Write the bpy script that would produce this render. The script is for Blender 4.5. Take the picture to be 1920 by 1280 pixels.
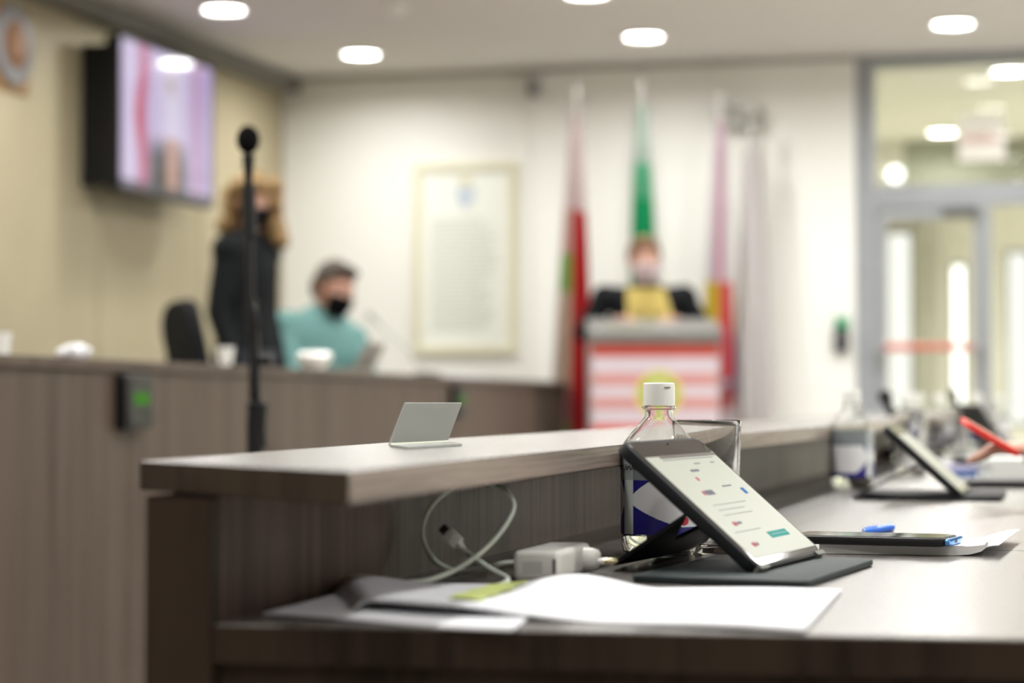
import bpy, bmesh, math, random
from mathutils import Vector, Matrix
from math import sin, cos, pi, radians as R
random.seed(7)
S = bpy.context.scene
COL = S.collection
for o in list(bpy.data.objects): bpy.data.objects.remove(o)

# ------------------------------------------------------------------ camera, world, light level
F = 4305.0                       # focal length in pixels of the 1920 px frame (50 mm on a 22.3 mm sensor)
CAM = Vector((0, 0, 0.898))
YAW, PITCH = R(14.83), math.atan(108 / F)
cd = bpy.data.cameras.new('camera'); cam = bpy.data.objects.new('camera', cd); COL.objects.link(cam)
cd.sensor_width = 22.3; cd.lens = 50.0; cd.clip_start = .05; cd.clip_end = 100
cam.location = CAM; cam.rotation_euler = (pi / 2 + PITCH, 0, YAW)
cd.dof.use_dof = True; cd.dof.focus_distance = 2.22; cd.dof.aperture_fstop = 2.6
S.camera = cam
w = bpy.data.worlds.new('world'); S.world = w; w.use_nodes = True
w.node_tree.nodes['Background'].inputs[0].default_value = (.75, .85, 1, 1)
w.node_tree.nodes['Background'].inputs[1].default_value = 1.0
S.view_settings.view_transform = 'Standard'; S.view_settings.look = 'None'
S.view_settings.gamma = 1; S.view_settings.use_curve_mapping = False
S.view_settings.exposure = 0.0
S.cycles.use_denoising = True
S.cycles.max_bounces = 12; S.cycles.transmission_bounces = 12; S.cycles.transparent_max_bounces = 16
S.cycles.diffuse_bounces = 5
S.cycles.sample_clamp_indirect = 6
LAMP_W = 15.5                    # watts of each ceiling downlight
LAMP_COL = (1.0, .995, .965)

RM = cam.rotation_euler.to_matrix()
def ray(px, py): return RM @ Vector(((px - 960) / F, (640 - py) / F, -1))
def at_z(px, py, z): d = ray(px, py); return CAM + d * ((z - CAM.z) / d.z)
def at_x(px, py, x): d = ray(px, py); return CAM + d * (x / d.x)
def at_y(px, py, y): d = ray(px, py); return CAM + d * (y / d.y)
def at_d(px, py, depth): return CAM + ray(px, py) * depth
def at_plane(px, py, p0, n): d = ray(px, py); return CAM + d * ((p0 - CAM).dot(n) / d.dot(n))
def at_dz(px, depth, z): p = at_d(px, 700, depth); return Vector((p.x, p.y, z))
UP = Vector((0, 0, 1))

# ------------------------------------------------------------------ materials
MC = {}
def mat(name, col, rough=.5, metal=0, spec=.5, var=.06, scale=12, emis=None, es=0, coat=0, sheen=0, bump=0, stretch=(1, 1, 1)):
    if name in MC: return MC[name]
    m = bpy.data.materials.new(name); m.use_nodes = True; nt = m.node_tree; b = nt.nodes['Principled BSDF']
    tc = nt.nodes.new('ShaderNodeTexCoord'); mp = nt.nodes.new('ShaderNodeMapping'); mp.inputs['Scale'].default_value = stretch
    no = nt.nodes.new('ShaderNodeTexNoise'); no.inputs['Scale'].default_value = scale; no.inputs['Detail'].default_value = 4
    nt.links.new(tc.outputs['Object'], mp.inputs[0]); nt.links.new(mp.outputs[0], no.inputs['Vector'])
    mx = nt.nodes.new('ShaderNodeMixRGB')
    mx.inputs[1].default_value = (*[max(0, c * (1 - var)) for c in col], 1); mx.inputs[2].default_value = (*[min(1, c * (1 + var)) for c in col], 1)
    nt.links.new(no.outputs['Fac'], mx.inputs[0]); nt.links.new(mx.outputs[0], b.inputs['Base Color'])
    b.inputs['Roughness'].default_value = rough; b.inputs['Metallic'].default_value = metal; b.inputs['Specular IOR Level'].default_value = spec
    b.inputs['Coat Weight'].default_value = coat
    if sheen: b.inputs['Sheen Weight'].default_value = sheen
    if emis: b.inputs['Emission Color'].default_value = (*emis, 1); b.inputs['Emission Strength'].default_value = es
    if bump:
        bp = nt.nodes.new('ShaderNodeBump'); bp.inputs['Strength'].default_value = bump; bp.inputs['Distance'].default_value = .002
        nt.links.new(no.outputs['Fac'], bp.inputs['Height']); nt.links.new(bp.outputs[0], b.inputs['Normal'])
    MC[name] = m; return m
def wood(name, dark, light, stretch, rough=.35, spec=.5, fine=1.0, coat=0):
    """streaky laminate; stretch = low along the grain"""
    m = bpy.data.materials.new(name); m.use_nodes = True; nt = m.node_tree; b = nt.nodes['Principled BSDF']
    tc = nt.nodes.new('ShaderNodeTexCoord')
    fac = []
    for k, (s, det) in enumerate(((1.0, 3), (5.5, 5))):
        mp = nt.nodes.new('ShaderNodeMapping'); mp.inputs['Scale'].default_value = [c * s for c in stretch]
        no = nt.nodes.new('ShaderNodeTexNoise'); no.inputs['Scale'].default_value = 1; no.inputs['Detail'].default_value = det; no.inputs['Roughness'].default_value = .6
        nt.links.new(tc.outputs['Object'], mp.inputs[0]); nt.links.new(mp.outputs[0], no.inputs['Vector']); fac.append(no)
    ad = nt.nodes.new('ShaderNodeMath'); ad.operation = 'MULTIPLY_ADD'; ad.inputs[1].default_value = .8 * fine
    nt.links.new(fac[1].outputs['Fac'], ad.inputs[0]); nt.links.new(fac[0].outputs['Fac'], ad.inputs[2])
    cr = nt.nodes.new('ShaderNodeValToRGB'); cr.color_ramp.elements[0].position = .72; cr.color_ramp.elements[1].position = 1.08 if False else 1.0
    cr.color_ramp.elements[0].color = (*dark, 1); cr.color_ramp.elements[1].color = (*light, 1)
    nt.links.new(ad.outputs[0], cr.inputs[0]); nt.links.new(cr.outputs[0], b.inputs['Base Color'])
    b.inputs['Roughness'].default_value = rough; b.inputs['Specular IOR Level'].default_value = spec
    if coat: b.inputs['Coat Weight'].default_value = coat; b.inputs['Coat IOR'].default_value = 1.8; b.inputs['Coat Roughness'].default_value = rough; b.inputs['Coat Tint'].default_value = (1, 1, 1, 1)
    bp = nt.nodes.new('ShaderNodeBump'); bp.inputs['Strength'].default_value = .04 if coat else .12; bp.inputs['Distance'].default_value = .0006
    nt.links.new(fac[1].outputs['Fac'], bp.inputs['Height']); nt.links.new(bp.outputs[0], b.inputs['Normal'])
    return m
def clear(name, tint=(1, 1, 1), ior=1.45, rough=0.0):
    if name in MC: return MC[name]
    m = bpy.data.materials.new(name); m.use_nodes = True; b = m.node_tree.nodes['Principled BSDF']
    b.inputs['Base Color'].default_value = (*tint, 1); b.inputs['Transmission Weight'].default_value = 1; b.inputs['IOR'].default_value = ior; b.inputs['Roughness'].default_value = rough
    MC[name] = m; return m
def thin_pane(name, tint=(.95, .97, .95), milk=0.0, milkcol=(.8, .8, .8)):
    """thin sheet: straight through plus fresnel reflection, optionally a little milky"""
    m = bpy.data.materials.new(name); m.use_nodes = True; nt = m.node_tree; nt.nodes.clear()
    out = nt.nodes.new('ShaderNodeOutputMaterial'); tr = nt.nodes.new('ShaderNodeBsdfTransparent'); tr.inputs[0].default_value = (*tint, 1)
    gl = nt.nodes.new('ShaderNodeBsdfGlossy'); gl.inputs['Roughness'].default_value = .02
    fr = nt.nodes.new('ShaderNodeFresnel'); fr.inputs[0].default_value = 1.45
    mx = nt.nodes.new('ShaderNodeMixShader'); nt.links.new(fr.outputs[0], mx.inputs[0]); nt.links.new(tr.outputs[0], mx.inputs[1]); nt.links.new(gl.outputs[0], mx.inputs[2])
    last = mx
    if milk:
        df = nt.nodes.new('ShaderNodeBsdfDiffuse'); df.inputs[0].default_value = (*milkcol, 1)
        m2 = nt.nodes.new('ShaderNodeMixShader'); m2.inputs[0].default_value = milk
        nt.links.new(mx.outputs[0], m2.inputs[1]); nt.links.new(df.outputs[0], m2.inputs[2]); last = m2
    nt.links.new(last.outputs[0], out.inputs[0]); return m
def emit(name, col, s):
    if name in MC: return MC[name]
    m = bpy.data.materials.new(name); m.use_nodes = True; nt = m.node_tree; nt.nodes.clear()
    out = nt.nodes.new('ShaderNodeOutputMaterial'); e = nt.nodes.new('ShaderNodeEmission'); e.inputs[0].default_value = (*col, 1); e.inputs[1].default_value = s
    nt.links.new(e.outputs[0], out.inputs[0]); MC[name] = m; return m
def attr_mat(name, rough=.6, emission=0, spec=.3):
    m = bpy.data.materials.new(name); m.use_nodes = True; nt = m.node_tree; b = nt.nodes['Principled BSDF']
    a = nt.nodes.new('ShaderNodeVertexColor'); a.layer_name = 'print'
    if emission:
        b.inputs['Base Color'].default_value = (.02, .02, .02, 1)
        nt.links.new(a.outputs[0], b.inputs['Emission Color']); b.inputs['Emission Strength'].default_value = emission
    else: nt.links.new(a.outputs[0], b.inputs['Base Color'])
    b.inputs['Roughness'].default_value = rough; b.inputs['Specular IOR Level'].default_value = spec
    return m

# ------------------------------------------------------------------ mesh helpers
def bm_box(p0, p1, bm=None):
    bm = bm or bmesh.new()
    vs = [bm.verts.new((x, y, z)) for x in (p0[0], p1[0]) for y in (p0[1], p1[1]) for z in (p0[2], p1[2])]
    for f in ((0, 1, 3, 2), (4, 6, 7, 5), (0, 4, 5, 1), (2, 3, 7, 6), (0, 2, 6, 4), (1, 5, 7, 3)): bm.faces.new([vs[i] for i in f])
    bmesh.ops.recalc_face_normals(bm, faces=bm.faces)
    return bm
def bm_prism(pts, vec, bm=None):
    """planar polygon pts extruded by vec"""
    bm = bm or bmesh.new(); vec = Vector(vec)
    a = [bm.verts.new(Vector(p)) for p in pts]; b = [bm.verts.new(Vector(p) + vec) for p in pts]
    n = len(pts); fs = [bm.faces.new(a), bm.faces.new(list(reversed(b)))]
    for i in range(n): fs.append(bm.faces.new([a[i], b[i], b[(i + 1) % n], a[(i + 1) % n]]))
    bmesh.ops.recalc_face_normals(bm, faces=fs); return bm
def obox(o, u, v, w_, bm=None):
    o, u, v, w_ = map(Vector, (o, u, v, w_)); return bm_prism([o, o + u, o + u + v, o + v], w_, bm)
def bev(bm, r, seg=2, ang=R(30)):
    es = [e for e in bm.edges if len(e.link_faces) == 2 and e.calc_face_angle(0) > ang]
    bmesh.ops.bevel(bm, geom=es, offset=r, segments=seg, profile=.5, affect='EDGES', clamp_overlap=True); return bm
def rrect(wd, ht, r, n=6):
    pts = []
    for cx, cy, a0 in ((wd - r, ht - r, 0), (r, ht - r, 90), (r, r, 180), (wd - r, r, 270)):
        for k in range(n + 1): a = R(a0 + 90 * k / n); pts.append((cx + r * cos(a), cy + r * sin(a)))
    return pts
def slab(o, u, v, w_, wd, ht, r, t, edge=0, bm=None):
    """rounded rectangle wd along unit u, ht along unit v, thickness t along w_"""
    bm2 = bmesh.new(); bm_prism([Vector(o) + u * a + v * b for a, b in rrect(wd, ht, r)], w_ * t, bm2)
    if edge: bev(bm2, edge, 2, R(50))
    if bm is None: return bm2
    me = bpy.data.meshes.new('t'); bm2.to_mesh(me); bm.from_mesh(me); bpy.data.meshes.remove(me); return bm
def lathe(prof, c=(0, 0, 0), n=32, bm=None, closed=False):
    bm = bm or bmesh.new(); c = Vector(c); rings = []
    for r, z in prof:
        if r < 1e-6: rings.append([bm.verts.new(c + Vector((0, 0, z)))])
        else: rings.append([bm.verts.new(c + Vector((r * cos(2 * pi * k / n), r * sin(2 * pi * k / n), z))) for k in range(n)])
    pr = list(zip(rings, rings[1:])) + ([(rings[-1], rings[0])] if closed else [])
    for a, b in pr:
        for k in range(n):
            q = (k + 1) % n
            if len(a) == 1 and len(b) == 1: continue
            if len(a) == 1: bm.faces.new([a[0], b[q], b[k]])
            elif len(b) == 1: bm.faces.new([a[k], a[q], b[0]])
            else: bm.faces.new([a[k], a[q], b[q], b[k]])
    bmesh.ops.recalc_face_normals(bm, faces=bm.faces); return bm
def catmull(pts, n=8):
    pts = [Vector(p) for p in pts]; out = []
    for i in range(len(pts) - 1):
        p0, p1, p2, p3 = pts[max(i - 1, 0)], pts[i], pts[i + 1], pts[min(i + 2, len(pts) - 1)]
        for k in range(n):
            t = k / n; out.append(.5 * ((2 * p1) + (p2 - p0) * t + (2 * p0 - 5 * p1 + 4 * p2 - p3) * t * t + (3 * p1 - p0 - 3 * p2 + p3) * t ** 3))
    return out + [pts[-1]]
def tube(pts, r, n=8, bm=None, caps=True):
    bm = bm or bmesh.new(); pts = [Vector(p) for p in pts]; prev = None; rings = []
    for i, p in enumerate(pts):
        t = (pts[min(i + 1, len(pts) - 1)] - pts[max(i - 1, 0)]).normalized()
        if prev is None: a = t.cross(UP if abs(t.z) < .9 else Vector((1, 0, 0))).normalized()
        else: a = (prev - t * prev.dot(t)).normalized()
        prev = a; b = t.cross(a); rr = r[i] if isinstance(r, (list, tuple)) else r
        rings.append([bm.verts.new(p + a * rr * cos(2 * pi * k / n) + b * rr * sin(2 * pi * k / n)) for k in range(n)])
    for A, B in zip(rings, rings[1:]):
        for k in range(n): bm.faces.new([A[k], A[(k + 1) % n], B[(k + 1) % n], B[k]])
    if caps: bm.faces.new(rings[0]); bm.faces.new(list(reversed(rings[-1])))
    bmesh.ops.recalc_face_normals(bm, faces=bm.faces); return bm
def ball(c, r, bm=None, seg=16, rot=None):
    bm = bm or bmesh.new(); r = (r, r, r) if not hasattr(r, '__len__') else r
    M = Matrix.Translation(Vector(c)) @ (rot.to_4x4() if rot is not None else Matrix.Identity(4)) @ Matrix.Diagonal((*r, 1))
    bmesh.ops.create_uvsphere(bm, u_segments=seg, v_segments=max(6, seg // 2), radius=1, matrix=M); return bm
def text_bm(s, size, origin, u, v, depth=.0006, align='CENTER', wrap=None):
    cu = bpy.data.curves.new('t', 'FONT'); cu.body = s; cu.size = size; cu.align_x = align; cu.align_y = 'CENTER'; cu.extrude = depth / 2; cu.resolution_u = 3
    o = bpy.data.objects.new('t', cu); COL.objects.link(o); bpy.context.view_layer.update()
    me = bpy.data.meshes.new_from_object(o.evaluated_get(bpy.context.evaluated_depsgraph_get()))
    bm = bmesh.new(); bm.from_mesh(me); bpy.data.objects.remove(o); bpy.data.curves.remove(cu); bpy.data.meshes.remove(me)
    n = u.cross(v)
    for q in bm.verts: q.co = wrap(q.co) if wrap else origin + u * q.co.x + v * q.co.y + n * q.co.z
    return bm
def remesh(bm, voxel, smooth=4, dec=None):
    me = bpy.data.meshes.new('t'); bm.to_mesh(me); bm.free(); o = bpy.data.objects.new('t', me); COL.objects.link(o)
    m = o.modifiers.new('r', 'REMESH'); m.mode = 'VOXEL'; m.voxel_size = voxel; m.adaptivity = 0
    m = o.modifiers.new('s', 'SMOOTH'); m.factor = .5; m.iterations = smooth
    bpy.context.view_layer.update()
    me2 = bpy.data.meshes.new_from_object(o.evaluated_get(bpy.context.evaluated_depsgraph_get()))
    bpy.data.objects.remove(o); bpy.data.meshes.remove(me); b = bmesh.new(); b.from_mesh(me2); bpy.data.meshes.remove(me2); return b

XF = {}
def thing(name, label, cat, loc=(0, 0, 0), rz=0, group=None, kind=None):
    o = bpy.data.objects.new(name, None); COL.objects.link(o); o.location = loc; o.rotation_euler = (0, 0, rz); o.empty_display_size = .05
    XF[o.name] = Matrix.Translation(Vector(loc)) @ Matrix.Rotation(rz, 4, 'Z')
    tag(o, label, cat, group, kind); return o
def tag(o, label=None, cat=None, group=None, kind=None):
    if label: o['label'] = label
    if cat: o['category'] = cat
    if group: o['group'] = group
    if kind: o['kind'] = kind
    return o
def obj(name, bm, m, parent=None, world=True, smooth=False, label=None, kind=None):
    if parent is not None and world: bm.transform(XF[parent.name].inverted())
    me = bpy.data.meshes.new(name); bm.to_mesh(me); bm.free()
    for x in (m if isinstance(m, (list, tuple)) else [m]): me.materials.append(x)
    o = bpy.data.objects.new(name, me); COL.objects.link(o)
    if smooth:
        me.polygons.foreach_set('use_smooth', [True] * len(me.polygons))
        if smooth != 'all': me.set_sharp_from_angle(angle=R(40))
    if parent is not None: o.parent = parent; XF[o.name] = XF[parent.name]
    else: XF[o.name] = Matrix.Identity(4)
    if label: o['label'] = label
    if kind: o['kind'] = kind
    return o
def struct(name, bm, m, parent=None, smooth=False): 
    return obj(name, bm, m, parent, smooth=smooth, kind=None if parent else 'structure')
def dup(root, loc, rz, label=None, group=None):
    r = root.copy(); COL.objects.link(r); r.location = loc; r.rotation_euler = (0, 0, rz)
    if label: r['label'] = label
    if group: r['group'] = group
    for ch in list(root.children):
        c = ch.copy(); COL.objects.link(c); c.parent = r
        for g in list(ch.children): d = g.copy(); COL.objects.link(d); d.parent = c
    return r
def grid_print(name, o, u, v, nu, nv, fn, m, parent=None):
    """flat print: a grid of faces coloured by fn(s,t)"""
    bm = bmesh.new(); V = [[bm.verts.new(o + u * (i / nu) + v * (j / nv)) for i in range(nu + 1)] for j in range(nv + 1)]
    cl = bm.loops.layers.float_color.new('print')
    for j in range(nv):
        for i in range(nu):
            f = bm.faces.new([V[j][i], V[j][i + 1], V[j + 1][i + 1], V[j + 1][i]]); c = fn((i + .5) / nu, (j + .5) / nv)
            for l in f.loops: l[cl] = (*c, 1)
    return obj(name, bm, m, parent)

# ------------------------------------------------------------------ palette
M_wall = mat('painted_plaster', (.84, .84, .80), .7, spec=.2, var=.015, scale=3)
M_beige = wood('beige_panel', (.43, .375, .25), (.49, .43, .29), (3, 3, .5), .55, .25, .5)
M_ceil = mat('ceiling_paint', (.76, .735, .715), .85, spec=.1, var=.015, scale=2)
M_floor = mat('floor_tile', (.38, .35, .31), .35, var=.08, scale=4)
M_dark = mat('joint_and_shade_dark', (.20, .19, .17), .8)  # tone of the board joints and of the painted ceiling-edge shade
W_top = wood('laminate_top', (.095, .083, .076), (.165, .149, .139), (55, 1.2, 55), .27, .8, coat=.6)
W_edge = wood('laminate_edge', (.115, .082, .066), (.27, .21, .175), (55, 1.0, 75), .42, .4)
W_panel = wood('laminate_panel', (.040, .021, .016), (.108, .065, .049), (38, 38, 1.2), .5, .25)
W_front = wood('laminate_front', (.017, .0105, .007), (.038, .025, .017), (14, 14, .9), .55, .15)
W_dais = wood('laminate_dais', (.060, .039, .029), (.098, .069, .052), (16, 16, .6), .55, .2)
M_white = mat('white_plastic', (.86, .86, .83), .35, var=.01)
M_cable = mat('white_cable', (.74, .80, .72), .4, var=.02)
M_black = mat('black_plastic', (.009, .009, .010), .45, spec=.3)
M_blackfab = mat('black_fabric', (.008, .0085, .010), .9, spec=.2, var=.2, scale=60)
M_case = mat('dark_case', (.006, .007, .009), .6, spec=.22, var=.15, scale=90, bump=.15)
M_alu = mat('grey_aluminium', (.36, .38, .41), .4, metal=.35)
M_chrome = mat('chrome', (.75, .75, .75), .12, metal=1)
M_paper = mat('paper', (.80, .81, .85), .75, spec=.15, var=.01)
M_red = mat('red_plastic', (.75, .03, .02), .4)
M_skin = mat('skin', (.46, .235, .165), .5, var=.08, scale=30)
M_skin2 = mat('skin_fair', (.55, .30, .22), .5, var=.08, scale=30)
M_glass = clear('clear_glass', (1, 1, 1), 1.33)
M_pet = clear('clear_pet', (.99, 1, .99), 1.38)
M_water = clear('water', (.99, 1, 1), 1.333)
M_pane = thin_pane('door_glass', (.955, .96, .945))

# ------------------------------------------------------------------ room shell
XL, XR, YB, YF, ZC = -4.58, 3.6, 12.24, -2.6, 0.898 + 1.824
struct('floor', bm_box((XL - .2, YF - .2, -.15), (XR + .2, YB, 0)), M_floor)
struct('ceiling', bm_box((XL - .2, YF - .2, ZC), (XR + .2, YB + .06, ZC + .15)), M_ceil)
struct('wall_right', bm_box((XR, YF, 0), (XR + .2, YB, ZC)), M_wall)
struct('wall_front', bm_box((XL, YF - .2, 0), (XR, YF, ZC)), mat('rear_wall_paint', (.30, .27, .23), .8))
# left wall: beige boards with recessed joints
wl = struct('wall_left', bm_box((XL - .2, YF, 0), (XL - .022, YB, ZC)), M_dark)
y = YB
for k in range(12):
    y1 = y - 1.22
    obj('panel', bev(bm_box((XL - .022, max(y1 + .006, YF + .01), .0), (XL, y - .006 if k else y - .001, ZC - .001)), .002, 1), M_beige, wl)
    y = y1
struct('ceiling_shade_strip', bm_box((XL, YF, ZC - .085), (XL + .10, YB, ZC - .001)), M_dark)  # dark strip stands in for the shade along the ceiling edge
struct('trim_2', bm_box((XL + .1, YB - .03, ZC - .03), (at_y(1598, 300, YB).x, YB, ZC - .001)), mat('wall_top_grey', (.50, .48, .45), .8))  # grey strip along the top of the back wall
# back wall left of the glazing
xg = at_y(1604, 300, YB).x
struct('wall_back', bm_box((XL, YB, 0), (xg, YB + .2, ZC)), M_wall)
struct('wall_back_side', bm_box((at_y(1004, 300, YB).x, YB - .045, 0), (xg, YB, ZC - .03)), M_wall)
# glazing: frame members read at the wall plane
def wy(px, py=500): return at_y(px, py, YB).x
def wz(px, py): return at_y(px, py, YB).z
zt = wz(1740, 366); 
gz = thing('window_1', None, None, ((wy(1604) + XR) / 2, YB + .05, 0), kind='structure')
obj('jamb', bm_box((wy(1604), YB, 0), (wy(1640), YB + .1, ZC)), M_alu, gz)
obj('top_rail', bm_box((wy(1640), YB, ZC - .05), (XR, YB + .1, ZC)), M_alu, gz)
obj('transom', bm_box((wy(1640), YB, zt - .055), (XR, YB + .1, zt + .055)), M_alu, gz)
obj('mullion', bm_box((wy(1843), YB, 0), (wy(1858), YB + .1, zt - .055)), M_alu, gz)
obj('mullion', bm_box((wy(2300), YB, 0), (wy(2320), YB + .1, zt - .055)), M_alu, gz)
obj('pane', bm_box((wy(1640), YB + .045, zt + .055), (XR, YB + .051, ZC - .05)), M_pane, gz)
obj('pane', bm_box((wy(1858), YB + .045, .05), (wy(2300), YB + .051, zt - .055)), M_pane, gz)
obj('pane', bm_box((wy(2320), YB + .045, .05), (XR, YB + .051, zt - .055)), M_pane, gz)
dr = thing('door_1', None, None, ((wy(1640) + wy(1843)) / 2, YB + .05, 0), kind='structure')
dx0, dx1, dz1 = wy(1640) + .006, wy(1843) - .006, zt - .062
obj('stile', bm_box((dx0, YB + .02, .01), (dx0 + .05, YB + .07, dz1)), M_alu, dr)
obj('stile', bm_box((dx1 - .045, YB + .02, .01), (dx1, YB + .07, dz1)), M_alu, dr)
obj('rail', bm_box((dx0 + .05, YB + .02, dz1 - .06), (dx1 - .045, YB + .07, dz1)), M_alu, dr)
obj('rail', bm_box((dx0 + .05, YB + .02, .01), (dx1 - .045, YB + .07, .12)), M_alu, dr)
obj('pane', bm_box((dx0 + .05, YB + .04, .12), (dx1 - .045, YB + .046, dz1 - .06)), M_pane, dr)
zb = wz(1730, 651)
pb = obj('push_bar', tube([(dx0 + .01, YB - .05, zb), (dx1 - .01, YB - .05, zb)], .019, 12), mat('red_bar', (.62, .16, .12), .4), dr, smooth=True)
for xx in (dx0 + .03, dx1 - .03): obj('bar_bracket', bev(bm_box((xx - .02, YB - .07, zb - .035), (xx + .02, YB + .02, zb + .035)), .006), M_alu, pb)
cl = obj('door_closer', bev(bm_box((dx1 - .20, YB - .04, dz1 - .055), (dx1 - .02, YB + .02, dz1 - .005)), .006), mat('closer_grey', (.12, .12, .12), .4), dr)
# hall beyond the glass
HY, HC = 17.6, 2.66
hm = mat('hall_wall_paint', (.78, .76, .68), .7, var=.02)
struct('floor_hall', bm_box((-2.2, YB + .2, -.15), (5.5, HY + .2, 0)), mat('hall_floor_tile', (.70, .69, .61), .2, var=.05))
struct('ceiling_hall', bm_box((-2.2, YB + .1, HC), (5.5, HY + .2, HC + .2)), mat('hall_ceiling_paint', (.58, .57, .49), .8))
struct('wall_hall_left', bm_box((wy(1604) - .55, YB + .2, 0), (wy(1604) - .35, HY, HC)), hm)
struct('wall_hall_right', bm_box((5.3, YB + .1, 0), (5.5, HY, HC)), hm)
def hx(px): return at_y(px, 600, HY).x
def hz(py, px=1700): return at_y(px, py, HY).z
slits = [(1646, 1712, 430, 790), (1780, 1812, 492, 770), (1884, 1935, 470, 800), (1985, 2040, 470, 800)]
# far wall built around its window openings
xs = wy(1604) - .35
wb = bmesh.new()
for a, b_, t_, bt in slits + [(None,) * 4]:
    x1 = hx(a) if a else 5.3
    bm_box((xs, HY, 0), (x1, HY + .2, HC), wb)
    if a:
        bm_box((x1, HY, hz(t_)), (hx(b_), HY + .2, HC), wb); bm_box((x1, HY, 0), (hx(b_), HY + .2, hz(bt)), wb); xs = hx(b_)
struct('wall_hall_back', wb, hm)
for i, (a, b_, t_, bt) in enumerate(slits):
    wn = thing('window_%d' % (i + 2), None, None, ((hx(a) + hx(b_)) / 2, HY + .1, hz(bt)), kind='structure')
    x0, x1, z0, z1 = hx(a), hx(b_), hz(bt), hz(t_)
    fb = bmesh.new()
    for q in (((x0, HY + .06, z0), (x0 + .025, HY + .12, z1)), ((x1 - .025, HY + .06, z0), (x1, HY + .12, z1)), ((x0, HY + .06, z0), (x1, HY + .12, z0 + .03)), ((x0, HY + .06, z1 - .03), (x1, HY + .12, z1))): bm_box(*q, bm=fb)
    obj('window_frame', fb, M_alu, wn)
    obj('pane', bm_box((x0 + .02, HY + .085, z0 + .02), (x1 - .02, HY + .09, z1 - .02)), emit('daylight_%d' % i, (1, 1, .93), 3.2 if i == 1 else 1.25), wn)
struct('trim_3', bm_box((hx(1728), HY - .3, 0), (hx(1762), HY, HC)), mat('pier_grey', (.46, .46, .40), .7))
struct('trim_4', bm_box((at_y(1700, 300, 16.0).x, 15.8, HC - .30), (5.3, 16.2, HC)), mat('beam_grey', (.27, .28, .22), .8))

# ------------------------------------------------------------------ ceiling lamps
lamp_m = emit('lamp_glow', (1, .98, .93), 22)
def downlight(x, y, zc=ZC, label='', group='ceiling downlights', power=LAMP_W):
    t = thing('ceiling_downlight', label, 'ceiling light', (x, y, zc), 0, group)
    obj('trim_ring', lathe([(.098, 0), (.112, -.004), (.112, -.012), (.098, -.014), (.090, -.004), (.090, 0)], (x, y, zc - .0005), 28), M_white, t, smooth=True)
    obj('diffuser', lathe([(0, -.006), (.089, -.006), (.089, -.002), (0, -.002)], (x, y, zc - .001), 28), lamp_m, t)
    l = bpy.data.lights.new('lamp_light', 'AREA'); l.shape = 'DISK'; l.size = .17; l.energy = power; l.color = LAMP_COL; l.spread = R(165)
    lo = bpy.data.objects.new('lamp_light', l); COL.objects.link(lo); lo.parent = t; lo.location = (0, 0, -.02)
    return t
vis = [(420, 15, 'round ceiling downlight nearest the wall screen'), (677, 99, 'small round ceiling downlight above the far left corner, left of the framed document'),
       (1207, 66, 'round ceiling downlight above the green flag'), (1787, 42, 'round ceiling downlight just in front of the glass door')]
used = []
for px, py, lb in vis:
    p = at_z(px, py, ZC); downlight(p.x, p.y, label=lb); used.append(p)
rowname = ['first', 'second', 'third', 'fourth', 'fifth', 'sixth', 'seventh', 'eighth', 'ninth']
for ri, yy in enumerate((11.28, 10.0, 8.5, 6.9, 5.3, 3.7, 2.2, .6, -1.0)):
    for ci, xx in enumerate((-3.9, -2.3, -.77, .76, 2.3)):
        if all((p.x - xx) ** 2 + (p.y - yy) ** 2 > .25 for p in used):
            downlight(xx, yy, label='round ceiling downlight, %s row from the far white wall, %s from the beige wall' % (rowname[ri], rowname[ci]), power=LAMP_W * (.45 if yy < 1.5 else 1))
p = at_z(1893, 131, HC); downlight(p.x, p.y, HC, 'round downlight in the hall ceiling just behind the glass', power=20)
p = at_z(1767, 246, HC); downlight(p.x, p.y, HC, 'round downlight deeper in the hall ceiling, left of the hanging sign', power=12)
downlight(3.6, 16.6, HC, 'added fill downlight at the far right of the hall, outside the frame', power=230)  # unseen fill, added to brighten the hall
downlight(2.9, 14.2, HC, 'added fill downlight in the middle of the hall, outside the frame', power=190)  # second added fill, lights the hall from out of view
p = at_y(1680, 328, HY)
t = thing('wall_lamp', 'small round lit lamp high on the far hall wall above the door', 'wall lamp', (p.x, HY, p.z))
obj('lamp_base', ball((p.x, HY, p.z), (.09, .03, .09)), M_white, t, smooth=True)
obj('bulb', ball((p.x, HY - .07, p.z), .055), emit('bulb_glow', (1, 1, .95), 4), t, smooth=True)
p = at_z(740, 12, ZC)
t = thing('smoke_detector', 'flat white smoke detector on the ceiling between two downlights', 'smoke detector', (p.x, p.y, ZC))
obj('housing', lathe([(0, -.03), (.05, -.028), (.062, -.012), (.065, 0), (0, 0)], (p.x, p.y, ZC - .0005), 24), M_white, t, smooth=True)
obj('sensor_cap', lathe([(0, -.040), (.028, -.038), (.03, -.028), (0, -.028)], (p.x, p.y, ZC), 20), M_white, t, smooth=True)

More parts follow.
